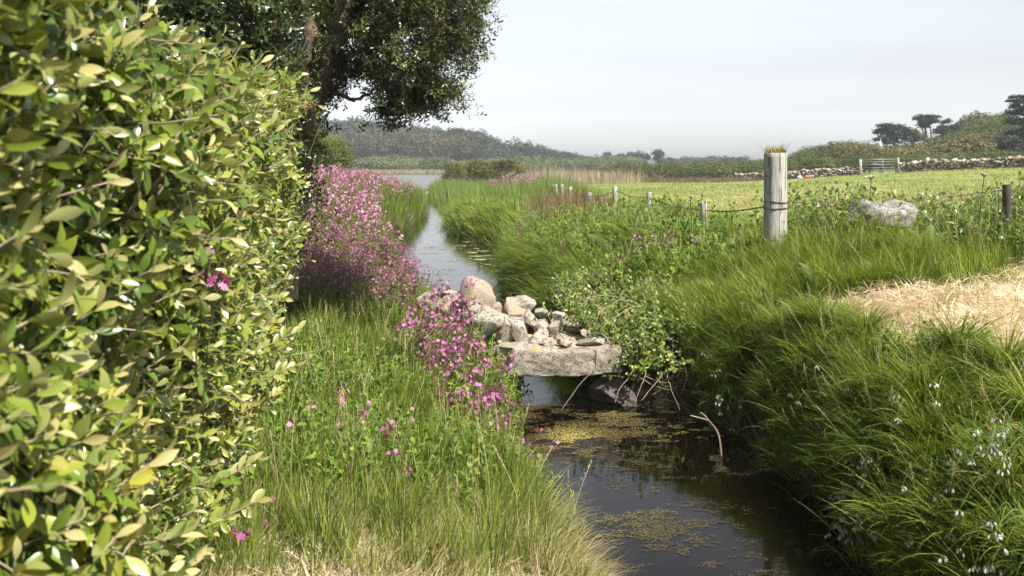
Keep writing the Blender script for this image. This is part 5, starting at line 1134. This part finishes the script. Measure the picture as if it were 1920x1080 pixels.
# ------------------------------------------------------------------ white bell-flowered leeks on the right bank
def bell(t, p, d, s=1.):
    p = Vector(p); d = Vector(d).normalized(); q = d.orthogonal().normalized(); b = d.cross(q); L = .015*s; vs = []
    for u, w in ((0, .0015), (.4, .0042), (1, .0056)):
        for k in range(6): a = k*PI/3; vs.append(p+d*L*u+(q*math.cos(a)+b*math.sin(a))*w*s*(1 if u < 1 or k % 2 else .6))
    t.add(vs, [(i*6+k, i*6+(k+1) % 6, (i+1)*6+(k+1) % 6, (i+1)*6+k) for i in range(2) for k in range(6)], random.random(), 0)
def leek(px, py, Y, label, group, nb=6, stub=.2):
    top = P(px, py, Y); dx = random.uniform(.06, .2); base = Vector((top.x+dx, Y+random.uniform(-.05, .1), top.z-random.uniform(-.05, .12))); root = empty('wild_leek', base, label, 'wildflower', group)
    e = top-base; mid = Vector((e.x*.45, e.y*.45, max(e.z, 0)+.07)); cp = curve_pts([(0, 0, -.02), mid, e], 6); t = T(); tube_into(t, cp, .0016, 4)
    heads = T()
    for i in range(nb):
        a = random.random()*6.28; o = e+Vector((math.cos(a)*random.uniform(.004, .018), math.sin(a)*.014, -random.uniform(.004, .02))); tube_into(t, [e, o], .0007, 3)
        h = T(); bell(h, (0, 0, 0), Vector((math.cos(a)*.35, math.sin(a)*.35, -1)), random.uniform(.85, 1.15)); link('flower', h.mesh('flower', [M['white']], rnd=random.random()), root, o)
    link('stem', t.mesh('stem', [M['gstem']], True), root); return root
def Yright(px, py):   # distance of the bank surface seen at this pixel
    ys_ = np.linspace(3.4, 8, 120); x_ = (px-960)*ys_/F; z_ = CZ-(py-HZ)*ys_/F; g = ground(x_, ys_)+.22; k = np.nonzero(z_ < g)[0]
    return float(ys_[k[0]]) if len(k) else 4.6
LG = [('white bell-flowered leek in the cluster hanging at the water edge', 'white leeks in the cluster hanging at the water edge', [(random.gauss(1590, 22), random.uniform(850, 1010)) for _ in range(30)]),
      ('white bell-flowered leek hanging at the far end of the tussocks over the dark water', 'white leeks over the dark water by the dead stems', [(1352, 745), (1347, 690), (1344, 738), (1346, 752), (1349, 770), (1366, 760), (1372, 800), (1386, 758), (1330, 664), (1318, 660), (1338, 700)]),
      ('white bell-flowered leek scattered in the right bank tussocks', 'white leeks scattered in the right bank tussocks', [(random.uniform(1480, 1900), 0) for _ in range(26)]),
      ('white bell-flowered leek near the bottom right corner', 'white leeks near the bottom right corner', [(random.uniform(1700, 1900), random.uniform(970, 1070)) for _ in range(15)]),
      ('white bell-flowered leek in the brightest group at the right of the bank', 'white leeks grouped at the right of the bank', [(random.gauss(1855, 25), random.gauss(830, 28)) for _ in range(14)])]
for lab, grp, ps in LG:
    for px, py in ps:
        if py == 0: py = random.uniform(690, 960) if px > 1560 else random.uniform(680, 800)
        lb = lab+(', on its left' if px < np.mean([q[0] for q in ps]) else ', on its right') if 'cluster' in lab else lab+(', left part, ' if px < 1650 else ', middle part, ' if px < 1780 else ', right part, ')+('high up' if py < 760 else 'halfway' if py < 870 else 'low down') if 'scattered' in lab else lab
        Y = Yright(px, py)-random.uniform(.03, .12); leek(px, py, max(Y-.08, 3.4), lb, grp, random.choice((4, 5, 7, 8)))
# brown seed heads
for i, (px, py, dx) in enumerate(((1797, 886, 60), (1838, 890, 70), (1845, 858, 60), (1893, 849, 60), (1882, 790, 8), (1910, 806, 50), (1855, 811, 10), (1915, 915, 30), (1665, 935, -8))):
    Y = Yright(px, py)-.12; p = P(px, py, Y); q = P(px+dx, py+25, Y)-p; lab = ['brown plantain head lying furthest left in the right bank grass', 'brown plantain head on a long bent stalk', 'brown plantain head pointing left above the bent stalk', 'brown plantain head near the right edge, middle height', 'upright brown plantain head highest at the right edge', 'brown plantain head touching the right edge near the top', 'brown plantain head among the brightest white leeks', 'brown plantain head low at the right edge', 'small brown plantain head above the hanging white leeks'][i]
    root = empty('plantain', p, lab, 'plant'); t = T(); tube_into(t, curve_pts([(0, 0, 0), q*.5+Vector((0, 0, -.01)), q+Vector((0, .05, -.08))], 5), .0014, 4); link('stem', t.mesh('stem', [M['cane']], True), root)
    t = T(); d = (-q).normalized(); tube_into(t, [d*u*.035 for u in (0, .2, .5, .8, 1)], [.003, .0058, .0062, .0045, .0015], 8); link('seed_head', t.mesh('seed_head', [M['seed']], True), root)

# ------------------------------------------------------------------ white umbels, nettles, ferns
def umbel(px, py, Y, w, label, tilt=.1, bend=.0):
    top = P(px, py, Y); bx = top.x+bend; g = gz(bx, Y); root = empty('umbellifer', (bx, Y, g), label, 'wildflower'); e = top-Vector((bx, Y, g)); R = w*Y/F/2
    t = T(); hub = e-Vector((0, 0, R*.9)); cp = curve_pts([(0, 0, -.05), (hub.x*.3+.01, 0, hub.z*.55), hub], 6); tube_into(t, cp, [.0065-.003*i/len(cp) for i in range(len(cp))], 6); k = len(cp)//2
    rays = []
    for i in range(16):
        a = i*2.4; r = R*math.sqrt((i+.5)/16); q = e+Vector((math.cos(a)*r, math.sin(a)*r, tilt*math.cos(a)*r-.15*r)); tube_into(t, [hub, q], .0014, 3); rays.append(q)
    link('stem', t.mesh('stem', [M['dstem']], True), root)
    h = T()
    for q in rays:
        for j in range(16):
            c = q+Vector((random.gauss(0, R*.12), random.gauss(0, R*.12), random.uniform(0, R*.08))); s = R*.13; a_, b_ = rv(.6)*s*1.3, rv(.6)*s*1.3; h.add([c+a_, c+b_, c-a_, c-b_], [(0, 1, 2, 3)], random.random())
    link('flower_head', h.mesh('flower_head', [M['white']], rnd=.8), root)
    lf = T()
    for u in (.4, .6): c = cp[int(u*(len(cp)-1))]; s_ = random.choice((-1, 1)); leaf_into(lf, c, (s_, -.2, .7), (0, 0, 1), .1, .035, .3)
    link('leaves', lf.mesh('leaves', [M['herb']], rnd=.3), root)
umbel(1295, 367, 10.5, 14, 'white flat-topped umbel standing left of the nearest small fence post', -.3)
umbel(1322, 377, 10.2, 9, 'small white umbel just in front of the nearest small fence post')
umbel(1633, 330, 9.2, 18, 'tall white umbel standing against the field gate', .1, -.03)
umbel(1845, 326, 8.9, 15, 'white umbel with thick dark branching stem at the right', -.5, -.07)
umbel(1871, 350, 9.0, 6, 'small half-open umbel beside the stub post', 0)
def nettle(x, y, H, label=None, group='dark upright nettles around the boulder'):
    root = empty('nettle', (x, y, gz(x, y)), label or 'dark upright nettle growing around the boulder', 'weed', None if label else group); l = Vector((random.uniform(-.06, .06), 0, 0)); t = T(); tube_into(t, [(0, 0, -.03), l*.4+Vector((0, 0, H*.5)), l+Vector((0, 0, H))], [.004, .003, .002], 5); link('stem', t.mesh('stem', [M['dstem']]), root)
    lf = T()
    for k in range(11):
        u = .2+.8*k/10; a = k*PI/2+random.uniform(-.2, .2)
        for s_ in (0, PI): leaf_into(lf, l*u+Vector((0, 0, H*u)), (math.cos(a+s_), math.sin(a+s_), .35-.5*(1-u)), (0, 0, 1), .085*(1.25-u*.8), .035*(1.2-u*.7), .4, (0, .9, .85, .5, 0), tt=random.random())
    link('leaves', lf.mesh('leaves', [M['herb']], rnd=random.uniform(0, .5)), root)
for px, Y, H in ((1500, 8.9, .5), (1520, 8.9, .45), (1585, 9.1, .42), (1598, 9.3, .5), (1622, 9.5, .6), (1648, 9.5, .55), (1668, 9.6, .6), (1690, 9.5, .5), (1712, 9.4, .55), (1735, 9.3, .5), (1760, 9.4, .55), (1785, 9.2, .5), (1810, 9.2, .5), (1830, 9.1, .6), (1862, 9.0, .55), (1885, 9.0, .6), (1905, 8.9, .65), (1920, 8.9, .7), (1740, 9.8, .5), (1560, 9.3, .4)):
    nettle((px-960)*Y/F, Y, H, 'dark upright nettle '+('between the big post and the boulder, '+{1500: 'nearest the post', 1520: 'second from the post', 1560: 'standing midway', 1585: 'close to the boulder', 1598: 'touching the boulder'}[px] if px < 1600 else 'right behind the boulder, %s of the row' % {1622: 'leftmost', 1648: 'second', 1668: 'third', 1690: 'fourth', 1712: 'rightmost'}[px] if px < 1720 else 'in the weeds right of the boulder, %s from it' % {1735: 'first', 1740: 'second, set further back', 1760: 'third', 1785: 'fourth', 1810: 'fifth', 1830: 'sixth', 1862: 'seventh', 1885: 'eighth', 1905: 'ninth', 1920: 'tenth'}[px]))
nettle((1679-960)*8.62/F, 8.62, .34, 'small dark nettle standing in front of the boulder')
fr_ = T(); 
for i in range(24):
    u = i/24; L_ = .24*math.sin(PI*(.12+.88*u))**.8*(1-u*.35)
    for s_ in (-1, 1):
        c = Vector((0, u*.95+.05, .35*math.sin(u*2.2))); d = Vector((s_, .35, -.15)).normalized(); q = Vector((-d.y, d.x, 0))*.018
        for j in range(6):   # pinnules
            a = c+d*L_*j/6; s2 = .030*(1-j/7); f2 = Vector((0, 1, .05)); fr_.add([a, a+f2*s2+d*L_*.05, a+d*L_*.17, a-f2*s2+d*L_*.05], [(0, 1, 2, 3)], u)
tube_into(fr_, [Vector((0, 0, -.02)), Vector((0, .4, .27)), Vector((0, .95, .30))], [.008, .006, .003], 4, .2)
fr_.bake()
x, y = scat(430, -.2, 2.4, 9.5, 17, lambda x, y: (x > E(x, y)[1]+.3) & (x < fencex(y)+.3))
n = len(x); d = rng.normal(0, .35, (n, 3)); d[:, 2] = 1
tag(inst('bracken', fr_, M['fern'], frames(d, rng.random(n)*6.28), gpts(x, y, .18), rng.uniform(.25, .45, n), None), 'bright green bracken and ferny leaves over the right bank mound', 'bracken', kind='stuff')
for i, (px, py, Y, s_, a, lab) in enumerate(((1500, 500, 7.6, .42, 2.4, 'fern frond in the shade at the left foot of the tall grass'), (1530, 545, 7.3, .38, 1.2, 'fern with yellow green fronds low above the edge of the hay'), (1690, 470, 8.0, .42, .6, 'fern standing in the tall grass below the boulder'), (1740, 480, 7.9, .45, -.6, 'bright curled fern right of the one below the boulder'), (1180, 545, 9.2, .4, 3.6, 'fern arching out of the shrub leaves in front of the drooping grass'))):
    p = P(px, py, Y); p.z = max(p.z, gz(p.x, p.y)+.12); root = empty('fern', p, lab, 'fern')
    for k in range(5):
        o = link('frond', fr_.mesh('frond', [M['fern']], rnd=random.random()), root) if k == 0 else root.children[0].copy()
        if k: COL.objects.link(o); o.parent = root
        o.rotation_euler = (random.uniform(.2, .7), random.uniform(-.2, .2), a+random.uniform(-1.6, 1.6)); o.scale = (s_*random.uniform(.45, .7),)*3

# ------------------------------------------------------------------ dead stems over the water
def stem_thing(name, label, pts, r, cat, group=None, mat='cane'):
    ps = [P(*p) for p in pts]; root = ps[0]; t = T(); cp = curve_pts([p-root for p in ps], 6); cp = [c+(rv(.002) if 0 < i < len(cp)-1 else Vector()) for i, c in enumerate(cp)]
    tube_into(t, cp, [r*(1-.5*i/len(cp)) for i in range(len(cp))], 6); o = link(name, t.mesh(name, [M[mat]], True), None, root); return tag(o, label, cat, group)
stem_thing('dry_cane', 'long pale dead stem curving across the right front of the granite slab to the water', [(1100, 628, 7.6), (1128, 626, 7.45), (1143, 647, 7.38), (1130, 678, 7.33), (1092, 715, 7.3), (1050, 772, 7.25)], .0055, 'dead stem')
stem_thing('dry_cane', 'thin dead stem lying along the top of the granite slab', [(1018, 654, 7.7), (1060, 654, 7.6), (1098, 650, 7.6)], .005, 'dead stem')
DG = 'pale dead stems hanging from the bank right of the granite slab'
CANES = [[(1185, 660, 7.55), (1183, 700, 7.4), (1165, 725, 7.35), (1152, 755, 7.3)], [(1207, 675, 7.5), (1210, 700, 7.4), (1203, 722, 7.35), (1190, 755, 7.3)], [(1285, 665, 7.5), (1250, 695, 7.4), (1202, 752, 7.25)], [(1248, 690, 7.4), (1257, 725, 7.3), (1275, 770, 7.1)],
            [(1155, 690, 7.5), (1180, 680, 7.5), (1230, 690, 7.6), (1300, 700, 7.7)], [(1200, 708, 7.4), (1225, 722, 7.4), (1258, 732, 7.4)], [(1208, 705, 7.4), (1240, 717, 7.4), (1255, 717, 7.4)], [(1242, 660, 7.7), (1240, 700, 7.5), (1243, 728, 7.45)],
            [(1150, 650, 7.7), (1165, 675, 7.6), (1200, 690, 7.5), (1280, 685, 7.6)], [(1165, 640, 7.8), (1195, 668, 7.6), (1220, 680, 7.6)], [(1195, 715, 7.4), (1205, 695, 7.45), (1213, 680, 7.5)], [(1260, 665, 7.6), (1300, 700, 7.5), (1330, 720, 7.3)],
            [(1270, 640, 7.8), (1300, 690, 7.4), (1320, 715, 7.2), (1345, 722, 7.1)], [(1290, 698, 7.4), (1284, 720, 7.35), (1278, 740, 7.3)], [(1020, 640, 7.8), (1035, 628, 7.8), (1062, 645, 7.7)], [(1035, 610, 8.1), (1062, 640, 7.8), (1080, 652, 7.7)], [(1170, 665, 7.6), (1245, 690, 7.5), (1325, 700, 7.4)]]
DST = sorted(c[0][0] for c in CANES); ORD = 'first second third fourth fifth sixth seventh eighth ninth tenth eleventh twelfth thirteenth fourteenth fifteenth sixteenth seventeenth'.split()
for pts in CANES:
    stem_thing('dry_cane', 'pale dead stem hanging right of the granite slab, %s by starting point from the slab' % ORD[DST.index(pts[0][0])], pts, random.uniform(.003, .0055), 'dead stem', DG)
rt = P(1352, 852, 6.2); rt.z = -.03; root = empty('dead_branch', rt, 'forked grey branch sticking out of the dark water below the bank', 'branch')
for nm, pts in (('branch', [(1353, 860, 6.2), (1347, 815, 6.3), (1330, 790, 6.4), (1318, 778, 6.45)]), ('twig', [(1328, 788, 6.4), (1310, 783, 6.4), (1294, 779, 6.4)]), ('twig', [(1326, 784, 6.4), (1318, 776, 6.4), (1313, 774, 6.4)])):
    t = T(); tube_into(t, [v-rt for v in curve_pts([P(*p) for p in pts], 5)], .008 if nm == 'branch' else .005, 6); link(nm, t.mesh(nm, [M['twig'] if nm == 'branch' else M['cane']], True), root)
for i in range(9):
    px, py = [(1712, 365), (1722, 360), (1735, 358), (1748, 352), (1790, 342), (1800, 348), (1690, 350), (1765, 360), (1780, 372)][i]
    stem_thing('dry_grass_stalk', 'thin pale dead stem standing among the weeds right of the boulder', [(px+random.uniform(-5, 40), py+75, 9.2), (px+random.uniform(5, 25), py+40, 9.2), (px, py, 9.2)], .0035, 'dead stem', 'thin pale dead stems right of the boulder')
stem_thing('dry_grass_stalk', 'slanting broken straw-coloured stem just right of the boulder', [(1745, 414, 8.6), (1722, 392, 8.7), (1706, 370, 8.8)], .005, 'dead stem')

# ------------------------------------------------------------------ lily pads and floating weed
for i, (px, py, w) in enumerate(((885, 474, 22), (905, 471, 24), (893, 481, 30), (912, 480, 22), (900, 487, 26), (922, 486, 18), (915, 497, 16), (928, 499, 12), (875, 454, 18), (870, 462, 8), (893, 467, 12), (880, 485, 10))):
    Y = CZ*F/(py-HZ); p = P(px, py, Y); r = w*Y/F/2; t = T(); k = 18; a0 = random.random()*6.28
    vs = [Vector((0, 0, .003))]+[Vector((math.cos(a0+a)*r*random.uniform(.93, 1.05), math.sin(a0+a)*r*random.uniform(.95, 1.3), .003+random.uniform(0, .006))) for a in np.linspace(.12, 6.16, k)]
    low = [v-Vector((0, 0, .004)) for v in vs]; n_ = len(vs)
    t.add(vs+low, [(0, j, j+1) for j in range(1, k)]+[(n_, n_+j+1, n_+j) for j in range(1, k)]+[(j, n_+j, n_+j+1, j+1) for j in range(1, k)], .5)
    tag(link('lily_pad', t.mesh('lily_pad', [M['pad']], rnd=random.random()), None, (p.x, p.y, .004)), 'pale floating leaf in the raft by the dark bank of the upper stream', 'lily pad', 'floating leaves by the dark bank of the upper stream')
# weed: small flakes and threads lying on the surface, in rafts
def wnoise(x, y): return .42*n2(x, y*1.5, 2.6, 2.)+.33*n2(x, y*1.8, 8., 5.)+.25*n2(x, y*2, 26., 7.)
n = 620000; x = rng.uniform(-.3, 1.9, n); y = rng.uniform(3.6, 8.0, n); xl_, xr_ = E(x, y)
dens = wnoise(x, y)+.10*np.exp(-((y-7.15)/.35)**2)+.05*np.exp(-((y-6.1)/.5)**2)-.16*np.clip((x-(xl_+.95))/.5, 0, 1)
k = (x > xl_-.05) & (x < xr_+.02) & (dens > .50+.16*rng.random(n)**.7) & (rng.random(n) < .34); x, y, dens = x[k], y[k], dens[k]; n = len(x)
ft = T(); ft.add([(-.5, -.35, 0), (.3, -.5, .1), (.5, .2, 0), (-.2, .5, .12)], [(0, 1, 2, 3)], .5)
fs_ = T(); fs_.add([(-1.4, -.07, 0), (1.2, -.12, .05), (1.4, .05, 0), (-1.2, .1, .05)], [(0, 1, 2, 3)], .5)
rn = np.clip(1.25*n2(x, y, 2.4, 9.)+.4*rng.random(n)-.42, 0, 1)
tag(inst('floating_weed', [ft, fs_], M['weed'], rotz(rng.random(n)*6.28), np.stack([x, y, np.full(n, .0035)], 1), np.stack([rng.uniform(.003, .010, n)]*3, 1), rn), 'yellowish brown weed and scum floating on the near stream', 'water weed', kind='stuff')
print('near weed', n)
n = 16000; x = rng.uniform(-2.5, 0, n); y = rng.uniform(9, 24, n); xl_, xr_ = E(x, y)
k = (x > xl_) & (x < xr_) & (wnoise(x*.6, y*.5) > .62); x, y = x[k], y[k]; n = len(x)
tag(inst('floating_weed', [ft, fs_], M['reed'], rotz(rng.normal(0, .5, n)), np.stack([x, y, np.full(n, .0035)], 1), np.stack([rng.uniform(.015, .045, n)]*3, 1)), 'thin streaks of scum on the bright upper stream', 'water weed', kind='stuff')

# ------------------------------------------------------------------ air
hm = bpy.data.materials.new('haze air'); hm.use_nodes = True; ht = hm.node_tree; ht.nodes.clear()
vo = ht.nodes.new('ShaderNodeVolumePrincipled'); vo.inputs['Color'].default_value = (.86, .94, 1, 1); vo.inputs['Density'].default_value = .00045; vo.inputs['Anisotropy'].default_value = -.4
oo = ht.nodes.new('ShaderNodeOutputMaterial'); ht.links.new(vo.outputs[0], oo.inputs['Volume'])
t = T(); box_into(t, (0, 185, 20), (760, 450, 46)); tag(link('haze', t.mesh('haze', [hm])), 'thin pale blue haze lying over the land', kind='stuff')
